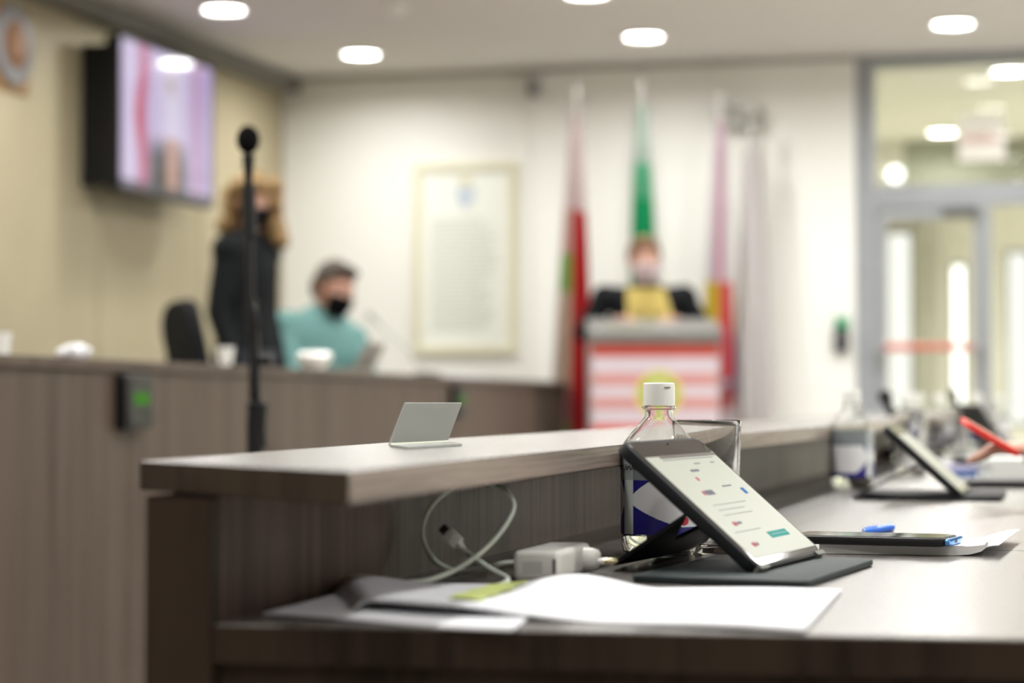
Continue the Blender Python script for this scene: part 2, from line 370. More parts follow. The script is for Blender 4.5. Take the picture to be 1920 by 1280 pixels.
# ------------------------------------------------------------------ council desk (foreground)
ZD = .75; ZL = .898 - .0430; LT = .0205
XPn, XLf = -.577, -.459     # panel face, ledge inner edge, ledge outer edge
YEND = 8.6
nl, nr = at_z(392, 1170, ZD), at_z(1920, 1198, ZD)
sl = (nr.y - nl.y) / (nr.x - nl.x)
XD = .12
yn = lambda x: nl.y + sl * (x - nl.x)
desk = thing('council_desk', 'long grey-brown laminate council desk with raised ledge, in the foreground', 'desk', (-.25, 4.5, 0))
seams = [2.30, 3.38, 4.46, 5.54, 6.62, 7.70, YEND]
ys = None
for k, s1 in enumerate(seams):
    g = .0012
    if k == 0: poly = [(XPn, yn(XPn)), (XD, yn(XD)), (XD, s1 - g), (XPn, s1 - g)]
    else: poly = [(XPn, ys + g), (XD, ys + g), (XD, s1 - g), (XPn, s1 - g)]
    obj('desktop', bev(bm_prism([(x, y_, ZD) for x, y_ in poly], (0, 0, -.025)), .0012, 1), W_top, desk); ys = s1
ledge_tipR, ledge_tipL = at_z(655, 883, ZL), at_z(262, 864, ZL)
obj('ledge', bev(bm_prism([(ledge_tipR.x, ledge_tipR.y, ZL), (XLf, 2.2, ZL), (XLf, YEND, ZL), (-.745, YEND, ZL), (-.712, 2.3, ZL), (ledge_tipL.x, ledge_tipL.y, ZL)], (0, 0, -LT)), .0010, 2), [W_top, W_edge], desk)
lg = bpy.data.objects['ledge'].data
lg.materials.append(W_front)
for p_ in lg.polygons: p_.material_index = 0 if p_.normal.z > .7 else (1 if abs(p_.normal.x) > .93 else 2)  # dark laminate on the underside holds the ledge's shade in its colour
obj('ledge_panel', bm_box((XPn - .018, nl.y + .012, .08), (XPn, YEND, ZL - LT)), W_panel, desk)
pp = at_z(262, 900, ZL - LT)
obj('end_post', bev(bm_box((at_d(267, 1100, 1.515).x, nl.y - .004, 0), (XPn - .0005, nl.y + .30, ZL - LT - .0005)), .0015, 1), [W_front, mat('post_top_shade', (.012, .008, .006), 1.0, spec=0)], desk)  # top face coloured dark for the shade beneath the ledge
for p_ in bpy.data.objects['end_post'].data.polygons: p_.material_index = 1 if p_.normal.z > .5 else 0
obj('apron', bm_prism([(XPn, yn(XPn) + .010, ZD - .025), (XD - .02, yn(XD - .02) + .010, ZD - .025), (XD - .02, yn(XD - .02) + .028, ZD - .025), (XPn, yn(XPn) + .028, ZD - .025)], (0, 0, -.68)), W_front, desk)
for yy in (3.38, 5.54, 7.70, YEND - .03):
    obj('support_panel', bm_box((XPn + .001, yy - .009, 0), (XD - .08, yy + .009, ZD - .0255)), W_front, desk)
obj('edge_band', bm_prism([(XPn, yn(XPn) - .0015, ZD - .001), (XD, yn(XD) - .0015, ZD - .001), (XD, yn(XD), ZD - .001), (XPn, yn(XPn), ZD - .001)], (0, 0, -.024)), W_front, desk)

# ------------------------------------------------------------------ dais desk with platform
ZT = .898 + .088
dA, dB = at_z(-60, 660, ZT), at_z(1066, 716.5, ZT)
dd = (dB - dA).normalized(); dn = Vector((-dd.y, dd.x, 0))     # dn points to the left wall
dA0 = dA - dd * .9
dais = thing('dais_desk', 'long taupe wood-grain front desk running toward the far wall at left', 'desk', (dA + dB) / 2 * 1.0 - Vector((0, 0, ZT)))
Lt = (dB - dA0).length; seg = 1.83; n = int(Lt // seg) + 1
for k in range(n):
    a, b = k * seg, min((k + 1) * seg, Lt); g = .002
    o0 = dA0 + dd * (a + g) ; o0.z = 0
    obj('front_panel', obox(o0 + dn * .012, dd * (b - a - 2 * g), dn * .02, Vector((0, 0, ZT - .026))), W_dais, dais)
o0 = Vector((dA0.x, dA0.y, ZT - .025))
obj('top_board', bev(obox(o0, dd * Lt, dn * .40, Vector((0, 0, .025))), .002, 1), W_dais, dais)
o1 = Vector((dA0.x, dA0.y, .80)) + dn * .05
obj('work_surface', obox(o1, dd * (Lt - .05), dn * .68, Vector((0, 0, .025))), W_dais, dais)
o1 = Vector((dB.x, dB.y, 0)) + dn * .033 - dd * .024
obj('end_panel', obox(o1, dd * .022, dn * .36, Vector((0, 0, ZT - .026))), W_dais, dais)
pf = [dA0 + dn * .04, dB + dn * .04 - dd * .03, Vector((XL + .002, dB.y, 0)), Vector((XL + .002, dA0.y, 0))]
struct('floor_platform', bm_prism([(q.x, q.y, .001) for q in pf], (0, 0, .219)), mat('platform_carpet', (.12, .11, .10), .9))
def dais_pt(px, back=.12, z=ZT):
    q = at_plane(px, 690, dA + dn * back, dn); return Vector((q.x, q.y, z))

# timers on the dais front
green = emit('green_led', (.10, .40, .03), .8)
def timer(px, py, wd, ht, label):
    c = at_plane(px, py, dA, dn); c = c + dn * .012
    t = thing('wall_timer', label, 'timer', c, 0, 'timers on the dais front')
    o = c - dd * wd / 2 - UP * ht / 2
    hs = obj('housing', slab(o, dd, UP, -dn, wd, ht, .008, .030, .004), M_black, t, smooth=True)
    obj('face_plate', slab(o + dd * wd * .1 + UP * ht * .08 - dn * .0302, dd, UP, -dn, wd * .8, ht * .84, .005, .0012), mat('smoky_face', (.018, .02, .018), .5, spec=.2), t)
    obj('display', text_bm('000', ht * .34, c - dn * .0325 + UP * ht * .04, dd * 1.6, UP, .0008), green, t)
    for sgn in (1, -1): obj('screw', ball(c - dn * .031 - dd * wd * .33 + UP * sgn * ht * .38, .004), M_black, t)
    return t
timer(250, 753, .185, .125, 'black timer box with green digits on the dais front, near left')
timer(858, 752, .20, .125, 'black timer box on the dais front, behind the clear sign')

# ------------------------------------------------------------------ left wall fittings
TX = XL + .20
def wall_screen():
    a = at_x(215, 352, TX - .02); b = at_x(391, 383, TX - .02)
    y0, y1 = a.y, b.y; zl, zh = at_x(215, 352, TX).z, at_x(217, 60, TX).z
    t = thing('wall_screen', 'large flat television on the beige wall showing a pinkish picture', 'television', (XL, (y0 + y1) / 2, zl))
    tilt = .0
    o = Vector((TX, y0, zl)); u = Vector((0, y1 - y0, 0)); v = Vector((tilt, 0, zh - zl)); nn = Vector((1, 0, -tilt)).normalized()
    obj('housing', bev(obox(o - nn * .07, u, v, nn * .068), .008), M_black, t)
    bz = bmesh.new(); uu, vv = u.normalized(), v.normalized()
    for q in ((o, u, vv * .014), (o + v - vv * .014, u, vv * .014), (o, uu * .014, v), (o + u - uu * .014, uu * .014, v)): obox(q[0] - nn * .004, q[1], q[2], nn * .008, bz)
    obj('bezel', bz, M_black, t)
    def pic(s, q):
        def bl(x, c, wd): return max(0, 1 - abs(x - c) / wd)
        base = [.62, .56, .70]
        def mix(c, k): 
            for i in range(3): base[i] = base[i] * (1 - k) + c[i] * k
        mix((.80, .76, .85), .6 * bl(s, .10, .12)); mix((.74, .72, .78), .8 * bl(s, .55, .2))
        mix((.62, .12, .22), min(1, 1.6 * bl(s, .22 + .02 * sin(q * 9), .07)) * (.45 + .5 * bl(q, .5, .5)))
        mix((.55, .28, .42), .6 * bl(s, .82, .06)); mix((.50, .42, .66), .5 * bl(s, .95, .06))
        if q < .42: mix((.10, .11, .13), min(1, 2.2 * bl(s, .5, .24)) * min(1, (.42 - q) * 6))
        if q < .40: mix((.62, .46, .42), min(1, 2 * bl(s, .55, .09)))
        mix((.40, .34, .20), .6 * bl(s, .53, .06) * bl(q, .78, .1))
        if q < .06: mix((.10, .10, .12), .6)
        return [max(0, c * c * 1.15) for c in base]
    m = attr_mat('television_picture', .08, 1.05, .5)
    grid_print('screen', o + nn * .001 + uu * .012 + vv * .012, u - uu * .024, v - vv * .024, 56, 32, pic, m, t)
    mb = bmesh.new(); cy, cz = (y0 + y1) / 2, (zl + zh) / 2
    bm_box((XL, cy - .15, cz - .12), (XL + .02, cy + .15, cz + .12), mb); obj('wall_plate', mb, M_black, t)
    obj('bracket_arm', bm_box((XL + .02, cy - .03, cz - .03), (TX - .05, cy + .03, cz + .03)), M_black, t)
    obj('side_cover', bm_box((XL + .001, y0 + .03, zl + .02), (TX - .07, y0 + .07, zh - .04)), M_black, t)
wall_screen()
cp = at_x(16, 84, XL)
t = thing('wall_plaque', 'round grey plaque with brown centre hung high on the beige wall', 'plaque', (XL, cp.y, cp.z - .18))
def disc_x(c, r, t0, t1, n=40): return bm_prism([(c.x + t0, c.y + r * cos(2 * pi * k / n), c.z + r * sin(2 * pi * k / n)) for k in range(n)], (t1 - t0, 0, 0))
obj('backing_board', bev(bm_box((XL, cp.y - .17, cp.z - .20), (XL + .012, cp.y + .17, cp.z + .17)), .003), mat('plaque_wood', (.28, .15, .05), .4), t)
obj('outer_ring', bev(disc_x(cp, .172, .012, .034), .006), mat('pewter', (.32, .32, .34), .35, metal=.5), t, smooth=True)
obj('inner_disc', bev(disc_x(cp, .105, .034, .042), .003), mat('plaque_brown', (.20, .09, .035), .5), t, smooth=True)
sh = bmesh.new()
bm_prism([(cp.x + .042, cp.y + a, cp.z + b) for a, b in ((-.05, .06), (.05, .06), (.05, -.01), (.03, -.045), (0, -.065), (-.03, -.045), (-.05, -.01))], (.008, 0, 0), sh)
obj('shield', bev(sh, .002), mat('plaque_gold', (.22, .10, .03), .5, metal=0), t)

# ------------------------------------------------------------------ back wall fittings
YW = YB
def framed_doc():
    a, b = at_y(778, 664, YW), at_y(970, 303, YW)
    x0, x1, z0, z1 = a.x, b.x, a.z, b.z
    t = thing('framed_document', 'tall framed document with a small crest on the white wall', 'framed document', ((x0 + x1) / 2, YW, z0))
    fr = bmesh.new(); fw = .042
    for q in (((x0, z0), (x0 + fw, z1)), ((x1 - fw, z0), (x1, z1)), ((x0 + fw, z0), (x1 - fw, z0 + fw)), ((x0 + fw, z1 - fw), (x1 - fw, z1))):
        bm_box((q[0][0], YW - .03, q[0][1]), (q[1][0], YW - .001, q[1][1]), fr)
    obj('frame', fr, mat('pale_gilt', (.70, .67, .50), .45), t)
    sheet = obj('sheet', bm_box((x0 + fw, YW - .012, z0 + fw), (x1 - fw, YW - .006, z1 - fw)), mat('document_paper', (.80, .82, .76), .7, var=.01), t)
    tx = bmesh.new(); W_, H_ = x1 - x0, z1 - z0; random.seed(3)
    for k in range(26):
        zz = z1 - H_ * (.30 + .6 * k / 26); wd = W_ * random.uniform(.46, .62)
        xx = x0 + W_ * .17
        while xx < x0 + W_ * .17 + wd:
            l = random.uniform(.015, .05); bm_box((xx, YW - .0135, zz), (xx + l, YW - .012, zz + .010), tx); xx += l + .008
    obj('printed_text', tx, mat('print_grey', (.50, .52, .46), .7), sheet, kind='stuff')
    cx, cz = (x0 + x1) / 2, z1 - H_ * .17
    cr = bm_prism([(cx + q[0], YW - .0135, cz + q[1]) for q in ((-.055, .05), (.055, .05), (.055, -.02), (.03, -.06), (0, -.075), (-.03, -.06), (-.055, -.02))], (0, -.002, 0))
    obj('crest', cr, mat('print_blue', (.52, .58, .66), .6), sheet)
    obj('crest_crown', bm_prism([(cx + q[0], YW - .0135, cz + q[1]) for q in ((-.03, .06), (.03, .06), (.04, .10), (.015, .08), (0, .105), (-.015, .08), (-.04, .10))], (0, -.002, 0)), mat('print_gold', (.66, .60, .30), .6), sheet)
framed_doc()
YS = YB - .045
# emergency light unit
a, b = at_y(1345, 246, YS), at_y(1432, 205, YS)
t = thing('emergency_light', 'grey emergency light with two lamp heads high on the white wall', 'emergency light', ((a.x + b.x) / 2, YS, a.z))
obj('housing', bev(bm_box((a.x, YS - .08, a.z), (b.x, YS, b.z)), .01), mat('unit_grey', (.42, .42, .38), .5), t)
for px in (1362, 1418):
    c = at_y(px, 208, YS); hd = obj('lamp_head', tube([(c.x, YS - .02, c.z), (c.x - .01, YS - .11, c.z - .01)], .040, 16), mat('head_grey', (.30, .30, .27), .4), t, smooth=True)
    obj('lens', tube([(c.x - .01, YS - .110, c.z - .01), (c.x - .0105, YS - .114, c.z - .0105)], .034, 16), mat('lens_white', (.8, .8, .75), .2), hd)
c = at_y(1002, 165, YS - .0)
t = thing('motion_sensor', 'small grey sensor on the white wall under the ceiling edge', 'sensor', (c.x, YS, c.z))
obj('housing', bev(bm_box((c.x - .03, YS - .05, c.z - .055), (c.x + .03, YS, c.z + .055)), .012), mat('sensor_grey', (.34, .34, .36), .5), t, smooth=True)
obj('sensor_lens', ball((c.x, YS - .05, c.z - .01), (.02, .012, .022)), mat('sensor_dark', (.12, .12, .13), .2), t, smooth=True)
# door release panel
a, b = at_y(1566, 660, YS), at_y(1592, 594, YS)
t = thing('door_release', 'black wall unit with a green top beside the glass door', 'switch', ((a.x + b.x) / 2, YS, a.z))
obj('housing', bev(bm_box((a.x, YS - .045, a.z), (b.x, YS, a.z + (b.z - a.z) * .62)), .006), M_black, t)
obj('green_plate', bev(bm_box((a.x + .004, YS - .035, a.z + (b.z - a.z) * .66), (b.x - .002, YS, b.z)), .004), mat('green_plate', (.03, .28, .12), .4), t)
obj('button', lathe([(0, .0), (.018, 0), (.016, .010), (0, .012)], (0, 0, 0), 20), M_alu, t, world=False, smooth=True)
bb = bpy.data.objects['button']; bb.rotation_euler = (pi / 2, 0, 0); bb.location = (0, -.046, (b.z - a.z) * .30)
# hanging sign in the hall
SY = 13.6
a, b = at_y(1797, 302, SY), at_y(1884, 213, SY)
t = thing('hanging_sign', 'white sign with red letters hanging in the hall behind the glass', 'sign', ((a.x + b.x) / 2, SY, a.z))
sb = obj('sign_board', bev(bm_box((a.x, SY - .006, a.z), (b.x, SY + .006, b.z)), .002), mat('sign_white', (.80, .76, .76), .4, emis=(1, .93, .93), es=.25), t)
obj('lettering', text_bm('SAÍDA', .078, Vector(((a.x + b.x) / 2, SY - .0065, (a.z + b.z) / 2 - .01)), Vector((1, 0, 0)), UP, .001), mat('sign_red', (.65, .06, .06), .5), sb)
for xx in (a.x + .03, b.x - .03): obj('wire', tube([(xx, SY, b.z), (xx, SY, HC)], .0015, 6), M_alu, t)

# ------------------------------------------------------------------ flags
def cloth_flag(px, depth, ytop, zbot, fn, label, wtop=.02, wbot=.19, folds=7, phase=0, lean=0, rows=60):
    p = at_d(px, 600, depth); p.z = 0
    ztop = at_d(px, ytop, depth).z
    t = thing('flag', label, 'flag', p, 0, 'draped flags on poles behind the lectern')
    obj('base', lathe([(0, 0), (.16, 0), (.16, .02), (.05, .05), (.025, .07), (0, .07)], p, 28), M_chrome, t, smooth=True)
    obj('pole', tube([p + UP * .07, p + UP * ztop], .012, 12), mat('pole_grey', (.50, .50, .47), .3, metal=.6), t, smooth=True)
    obj('finial', lathe([(.012, 0), (.02, .01), (.012, .03), (.022, .06), (.014, .09), (0, .13)], p + UP * ztop, 16), mat('pole_grey', (.5, .5, .47)), t, smooth=True)
    bm = bmesh.new(); cl = bm.loops.layers.float_color.new('print'); n = 96; rings = []
    zt_ = ztop - .04
    for j in range(rows + 1):
        f = j / rows; z = zt_ + (zbot - zt_) * f; wd = wtop + (wbot - wtop) * (f ** .75); ring = []
        for k in range(n + 1):
            s = k / n; a = 2 * pi * s
            rr = wd * (1 + .28 * sin(folds * a + phase + f * 1.5) + .10 * sin(2.3 * folds * a + phase * 2))
            ring.append(bm.verts.new((p.x + lean * f + rr * cos(a) * 1.0, p.y - .0 + rr * .55 * sin(a), z - .05 * f * sin(a + phase))))
        rings.append(ring)
    for j in range(rows):
        for k in range(n):
            f_ = bm.faces.new([rings[j][k], rings[j][k + 1], rings[j + 1][k + 1], rings[j + 1][k]]); c = fn(k / n, j / rows)
            for l in f_.loops: l[cl] = (*c, 1)
    bmesh.ops.solidify(bm, geom=bm.faces[:], thickness=.003)
    obj('cloth', bm, MFLAG, t, smooth='all')
MFLAG = attr_mat('flag_cloth', .75, 0, .15)
RD, WH, GR, YE, BL = (.50, .018, .022), (.78, .74, .76), (.01, .30, .10), (.75, .58, .05), (.04, .06, .25)
def f1(s, q):   # s=.75 faces the camera, .5 left, 1.0 right
    if q < .30: return (.66, .54, .52)
    if s > .80 or s < .25: return RD
    if s > .76: return RD if q < .85 else (.30, .04, .05)
    if q < .42: return (.62, .40, .36)
    if q < .54: return (.26, .42, .12)
    if q < .84: return (.58, .44, .34)
    return (.66, .30, .30) if q < .92 else (.40, .50, .22)
def f2(s, q):
    if q < .16: return (.42, .52, .44)
    if q < .56: return (.01, .33, .12) if q > .26 else (.10, .40, .22)
    return YE if .58 < s < .74 else GR
def f3(s, q):
    if q < .48: return (.72, .42, .50) if .70 < s < .84 else (.74, .68, .72)
    if q < .62 and s < .74: return YE
    if q < .76 and s > .74: return (.72, .10, .12)
    if q < .78 and s > .66 : return (.50, .50, .62)
    if q < .84: return BL if s < .76 else (.60, .14, .14)
    return WH if (s * 9) % 1 > .3 else (.70, .20, .16)
def f4(s, q):
    if q > .80 and .60 < s < .68: return (.60, .12, .12)
    return (.80, .77, .76)
cloth_flag(1080, 12.0, 188, .62, f1, 'red flag with a green and yellow side, left of the lectern', .016, .095, 5, .6, -.03)
cloth_flag(1203, 12.05, 180, .60, f2, 'green and yellow flag directly behind the speaker', .018, .085, 5, 2.0, .03)
cloth_flag(1352, 12.0, 205, .62, f3, 'white and pink flag with yellow and red patches, right of the speaker', .020, .085, 5, 3.1, -.01)
cloth_flag(1410, 12.05, 262, .42, f4, 'plain off-white flag, rightmost of the four', .03, .095, 6, .2, .02)

# ------------------------------------------------------------------ lectern
LD = 11.0
def lectern():
    ctr = at_d(1228, 700, LD); rx = Vector((cos(YAW), sin(YAW), 0)); ry = Vector((-sin(YAW), cos(YAW), 0))   # faces the camera side
    base = Vector((ctr.x, ctr.y, 0)); k = LD / F
    t = thing('lectern', 'lectern with red and white striped front and grey top below the masked speaker', 'lectern', base)
    zt_ = at_d(1228, 603, LD).z; zf = at_d(1228, 643, LD).z
    w2 = 118 * k
    obj('base_plate', bev(obox(base - rx * .30 - ry * .05, rx * .60, ry * .45, UP * .04), .005), mat('lectern_grey', (.22, .21, .20), .5), t)
    for s in (-1, 1): obj('side_panel', obox(base + rx * (s * w2 - .012) + UP * .04, rx * .024, ry * .36, UP * (zf - .04)), mat('lectern_side', (.40, .38, .37), .35), t)
    fp = base + UP * .10
    stripes = [(643, 668, RD2), (668, 700, PW), (700, 722, PR), (722, 745, PW), (745, 766, PR), (766, 795, PW), (795, 818, RD2), (818, 842, PW), (842, 866, PR), (866, 1000, PW)]
    fpn = obj('front_panel', obox(fp - rx * w2 - ry * .014, rx * 2 * w2, ry * .012, UP * (zf - .10)), mat('panel_white', (.64, .56, .62), .4), t)
    for a, b, m in stripes:
        if m is PW: continue
        z0, z1 = at_d(1228, b, LD).z, at_d(1228, a, LD).z
        obj('stripe', obox(Vector((base.x, base.y, z0)) - rx * w2 - ry * .0155, rx * 2 * w2, ry * .0015, UP * (z1 - z0)), m, fpn)
    ec = Vector((base.x, base.y, at_d(1228, 738, LD).z)) - ry * .0155 + rx * 7 * k
    for r, m, d in ((.110, mat('emblem_yellow', (.66, .56, .10), .5), 0), (.088, mat('emblem_green', (.30, .42, .08), .5), .0015), (.055, mat('emblem_white', (.75, .66, .40), .5), .003)):
        obj('emblem', bm_prism([ec - ry * d + rx * r * cos(2 * pi * q / 36) + UP * r * sin(2 * pi * q / 36) for q in range(36)], -ry * .0015), m, fpn)
    # sloping desk top with a lip
    tp = bmesh.new()
    z0 = zf
    prof = [(-.05, z0), (.40, z0 + .02), (.40, zt_ + .03), (-.02, zt_ - .02), (-.05, zt_ - .05)]
    bm_prism([base - rx * (w2 + .015) + ry * a + UP * (b) for a, b in prof], rx * (2 * w2 + .03), tp)
    obj('top', bev(tp, .004, 1), mat('lectern_top', (.17, .165, .155), .45), t)
    q = base - ry * .052 + UP * (z0 + .045) - rx * .05
    obj('name_plate', slab(q - rx * .19, rx, UP, -ry, .24, .05, .004, .003), mat('plate_grey', (.36, .36, .32), .35), t)
    return base, rx, ry, zt_
RD2 = mat('stripe_red', (.62, .08, .05), .45); PR = mat('stripe_pale_red', (.58, .26, .24), .45); PW = mat('panel_white', (.62, .54, .60), .4)
lbase, lrx, lry, lzt = lectern()

# ------------------------------------------------------------------ people
def rotm(yaw=0, pitch=0, roll=0): return (Matrix.Rotation(yaw, 3, 'Z') @ Matrix.Rotation(pitch, 3, 'X') @ Matrix.Rotation(roll, 3, 'Y'))
def cap(bm, a, ra, b, rb, n=12):
    a, b = Vector(a), Vector(b); tube([a, b], [ra, rb], n, bm); ball(a, ra, bm, 12); ball(b, rb, bm, 12)
def hand(bm, wrist, d, nrm, s=1.0, curl=.5, side=1, r=1.0):
    """d along the fingers, nrm out of the palm"""
    wrist, d, nrm = Vector(wrist), Vector(d).normalized(), Vector(nrm); nrm = (nrm - d * nrm.dot(d)).normalized(); x = d.cross(nrm) * side
    pc = wrist + d * .05 * s
    ball(pc, (.040 * s, .050 * s, .015 * s), bm, 14, Matrix((x, d, nrm)).transposed())
    for k, (off, ln) in enumerate(((-.028, .068), (-.010, .078), (.009, .073), (.027, .057))):
        p0 = wrist + d * .088 * s + x * off * s; a1 = curl * .6; a2 = curl * 1.5
        p1 = p0 + (d * cos(a1) + nrm * sin(a1)) * ln * .5 * s; p2 = p1 + (d * cos(a2) + nrm * sin(a2)) * ln * .5 * s
        cap(bm, p0 - d * .02 * s, .0095 * r, p1, .0085 * r, 8); cap(bm, p1, .0085 * r, p2, .007 * r, 8)
    t0 = wrist + d * .03 * s - x * .028 * s; t1 = t0 + (d * .6 - x * .7 + nrm * .3).normalized() * .036 * s; t2 = t1 + (d * .95 - x * .1 + nrm * .4).normalized() * .03 * s
    cap(bm, t0, .012 * r, t1, .010 * r, 8); cap(bm, t1, .010 * r, t2, .008 * r, 8)
def torso(bm, pel, neck, yaw, k=1.0, grow=0.0, ws=1.0):
    pel, neck = Vector(pel), Vector(neck); ax = (neck - pel); L = ax.length; ax.normalize()
    fx = rotm(yaw) @ Vector((1, 0, 0)); x = (fx - ax * fx.dot(ax)).normalized(); yv = ax.cross(x); M = Matrix((x, yv, ax)).transposed()
    key = ((-.04, .155, .12), (.12, .155, .115), (.27, .140, .105), (.42, .14, .105), (.57, .155, .115), (.70, .165, .12), (.82, .165, .108), (.90, .135, .09), (.97, .07, .065))
    fine = []
    for (a0, a1, a2), (b0, b1, b2) in zip(key, key[1:]):
        for q in range(4): h = q / 4; fine.append((a0 + (b0 - a0) * h, a1 + (b1 - a1) * h, a2 + (b2 - a2) * h))
    for f, wd, dp in fine + [key[-1]]:
        ball(pel + ax * L * f, (wd * k * ws + grow, dp * k + grow, .075 * k + grow * .5), bm, 16, M)
def person(label, loc, rz, J, hd, cloth, hair, mask, skin, scale=1.0, voxel=.011, jacket_open=None, legs=True):
    """J: joints in local metres; facing local -Y.  hd: (centre, yaw, pitch, roll)"""
    t = thing('person', label, 'person', loc, rz)
    V = lambda p: Vector(p) * scale
    b = bmesh.new(); c = V(hd[0]); Rh = rotm(*hd[1:]); H = lambda x, y_, z: c + Rh @ (Vector((x, y_, z)) * scale)
    s_ = scale
    def bl(x, y_, z, r, q=b, sg=16): ball(H(x, y_, z), tuple(v * s_ for v in r), q, sg, Rh)
    bl(0, .012, .028, (.077, .096, .088)); bl(0, -.028, -.02, (.064, .066, .075)); bl(0, -.045, -.072, (.045, .042, .036)); bl(0, -.02, -.05, (.058, .055, .05))
    cap(b, H(0, -.092, .005), .008 * s_, H(0, -.112, -.030), .013 * s_, 10)                   # nose
    bl(0, -.086, .022, (.05, .014, .010)); bl(-.035, -.07, -.02, (.02, .022, .018)); bl(.035, -.07, -.02, (.02, .022, .018))   # brow, cheeks
    bl(0, -.082, -.060, (.024, .012, .008))                                                   # lips
    for s in (-1, 1): bl(s * .078, .008, -.005, (.010, .020, .032))                          # ears
    nb = V(J['neck']); cap(b, H(0, .02, -.06), .052 * s_, nb, .058 * s_)
    torso(b, V(J['pelvis']), nb, J.get('yaw', 0), s_, -.008)
    for sd in ('l', 'r'):
        sh, el, wr = (V(J[q + sd]) for q in ('shoulder_', 'elbow_', 'wrist_'))
        ball(sh, .055 * s_, b); cap(b, sh, .042 * s_, el, .034 * s_); cap(b, el, .034 * s_, wr, .023 * s_)
        dv = (wr - el).normalized(); hand(b, wr, J.get('hand_' + sd, dv), J.get('palm_' + sd, (0, 0, -1)), s_, .5, 1 if sd == 'r' else -1, 1.1)
        hp, kn, an = (V(J[q + sd]) for q in ('hip_', 'knee_', 'ankle_'))
        cap(b, hp, .075 * s_, kn, .048 * s_); cap(b, kn, .048 * s_, an, .034 * s_)
    body = obj('body', remesh(b, voxel, 3), skin, t, world=False, smooth='all')
    for s in (-1, 1):
        e = bmesh.new(); ball(H(s * .031, -.0765, -.003), (.0125 * s_, .0125 * s_, .0095 * s_), e, 12, Rh)
        eo = obj('eye', e, mat('eye_white', (.8, .78, .75), .2), body, world=False, smooth='all')
        e = bmesh.new(); ball(H(s * .031, -.0862, -.003), (.0062 * s_, .004 * s_, .0062 * s_), e, 10, Rh)
        obj('iris', e, mat('iris_brown', (.05, .025, .012), .15), eo, world=False, smooth='all')
        e = bmesh.new(); cap(e, H(s * .016, -.095, .0225), .0034 * s_, H(s * .046, -.084, .0195), .0025 * s_, 8)
        obj('eyebrow', e, hair[1], body, world=False, smooth='all')
    # mask: shell around nose, mouth and chin, with ear loops
    mm = bmesh.new(); rows, cols = 9, 15; G = []
    for j in range(rows + 1):
        q = j / rows; zz = -.012 - .095 * q; row = []
        for i in range(cols + 1):
            a = R(-68 + 136 * i / cols)
            rr = (.083 + .012 * sin(pi * min(1, q * 1.15))) * (1 - .18 * q); rx_ = .074 * (1 - .22 * q)
            nose = .020 * max(0, 1 - abs(a) * 2.2) * max(0, 1 - abs(q - .22) * 2.6)
            row.append(mm.verts.new(H(rx_ * sin(a), -.022 - (rr + .012) * cos(a) * (1 - .10 * q) - nose, zz + .014 * (1 - cos(a)) * (-1 + 2 * q))))
        G.append(row)
    for j in range(rows):
        for i in range(cols): mm.faces.new([G[j][i], G[j][i + 1], G[j + 1][i + 1], G[j + 1][i]])
    bmesh.ops.solidify(mm, geom=mm.faces[:], thickness=-.003)
    mo = obj('face_mask', mm, mask, t, world=False, smooth='all')
    for s in (-1, 1): obj('ear_loop', tube(catmull([H(s * .069, -.05, -.03), H(s * .080, -.01, .012), H(s * .084, .02, 0), H(s * .080, -.002, -.04), H(s * .062, -.05, -.085)], 5), .0018 * s_, 6), mask, mo, world=False)
    hb = bmesh.new()
    for (x, y_, z, r) in hair[0]: ball(H(x, y_, z), tuple(v * s_ for v in r), hb, 14, Rh)
    obj('hair', remesh(hb, .009, 2), hair[1], t, world=False, smooth='all')
    g = bmesh.new(); torso(g, V(J['pelvis']), nb, J.get('yaw', 0), s_, .010)
    for sd in ('l', 'r'):
        sh, el, wr = (V(J[q + sd]) for q in ('shoulder_', 'elbow_', 'wrist_'))
        ball(sh, .074 * s_, g); cap(g, nb - UP * .045 * s_, .058 * s_, sh, .070 * s_); cap(g, sh, .062 * s_, el, .050 * s_); cap(g, el, .050 * s_, el.lerp(wr, .93), .037 * s_)
    top = obj(cloth[0], remesh(g, voxel, 3), cloth[1], t, world=False, smooth='all')
    cg = bmesh.new(); up = (H(0, .02, -.06) - nb).normalized(); cr = [nb + up * .015 * s_ + (Vector((cos(a), sin(a) * 1.0, 0)) * .066 * s_) for a in [2 * pi * k / 20 for k in range(21)]]
    tube(cr, .013 * s_, 8, cg); obj('collar', cg, cloth[2] if len(cloth) > 2 else cloth[1], top, world=False, smooth='all')
    g = bmesh.new(); torso_p = V(J['pelvis']); ball(torso_p - UP * .02, (.175 * s_, .135 * s_, .11 * s_), g)
    for sd in ('l', 'r'):
        hp, kn, an = (V(J[q + sd]) for q in ('hip_', 'knee_', 'ankle_'))
        cap(g, hp, .092 * s_, kn, .066 * s_); cap(g, kn, .066 * s_, an, .052 * s_)
    obj('trousers', remesh(g, voxel, 3), mat('dark_trousers', (.02, .022, .03), .85), t, world=False, smooth='all')
    for sd in ('l', 'r'):
        an = V(J['ankle_' + sd]); z0 = 0; q = bmesh.new(); ball((an.x, an.y - .06, .035), (.045, .13, .035), q); ball((an.x, an.y, .05), (.04, .05, .05), q)
        obj('shoe', remesh(q, .01, 2), M_black, t, world=False, smooth='all')
    return t, H
hair_short = lambda m: ([(0, .018, .050, (.082, .098, .080)), (0, -.045, .094, (.062, .045, .028)), (0, .07, .0, (.072, .05, .07)), (-.070, .015, .030, (.017, .045, .045)), (.070, .015, .030, (.017, .045, .045))], m)
curl = [(0, .02, .06, (.095, .105, .085))]
random.seed(5)
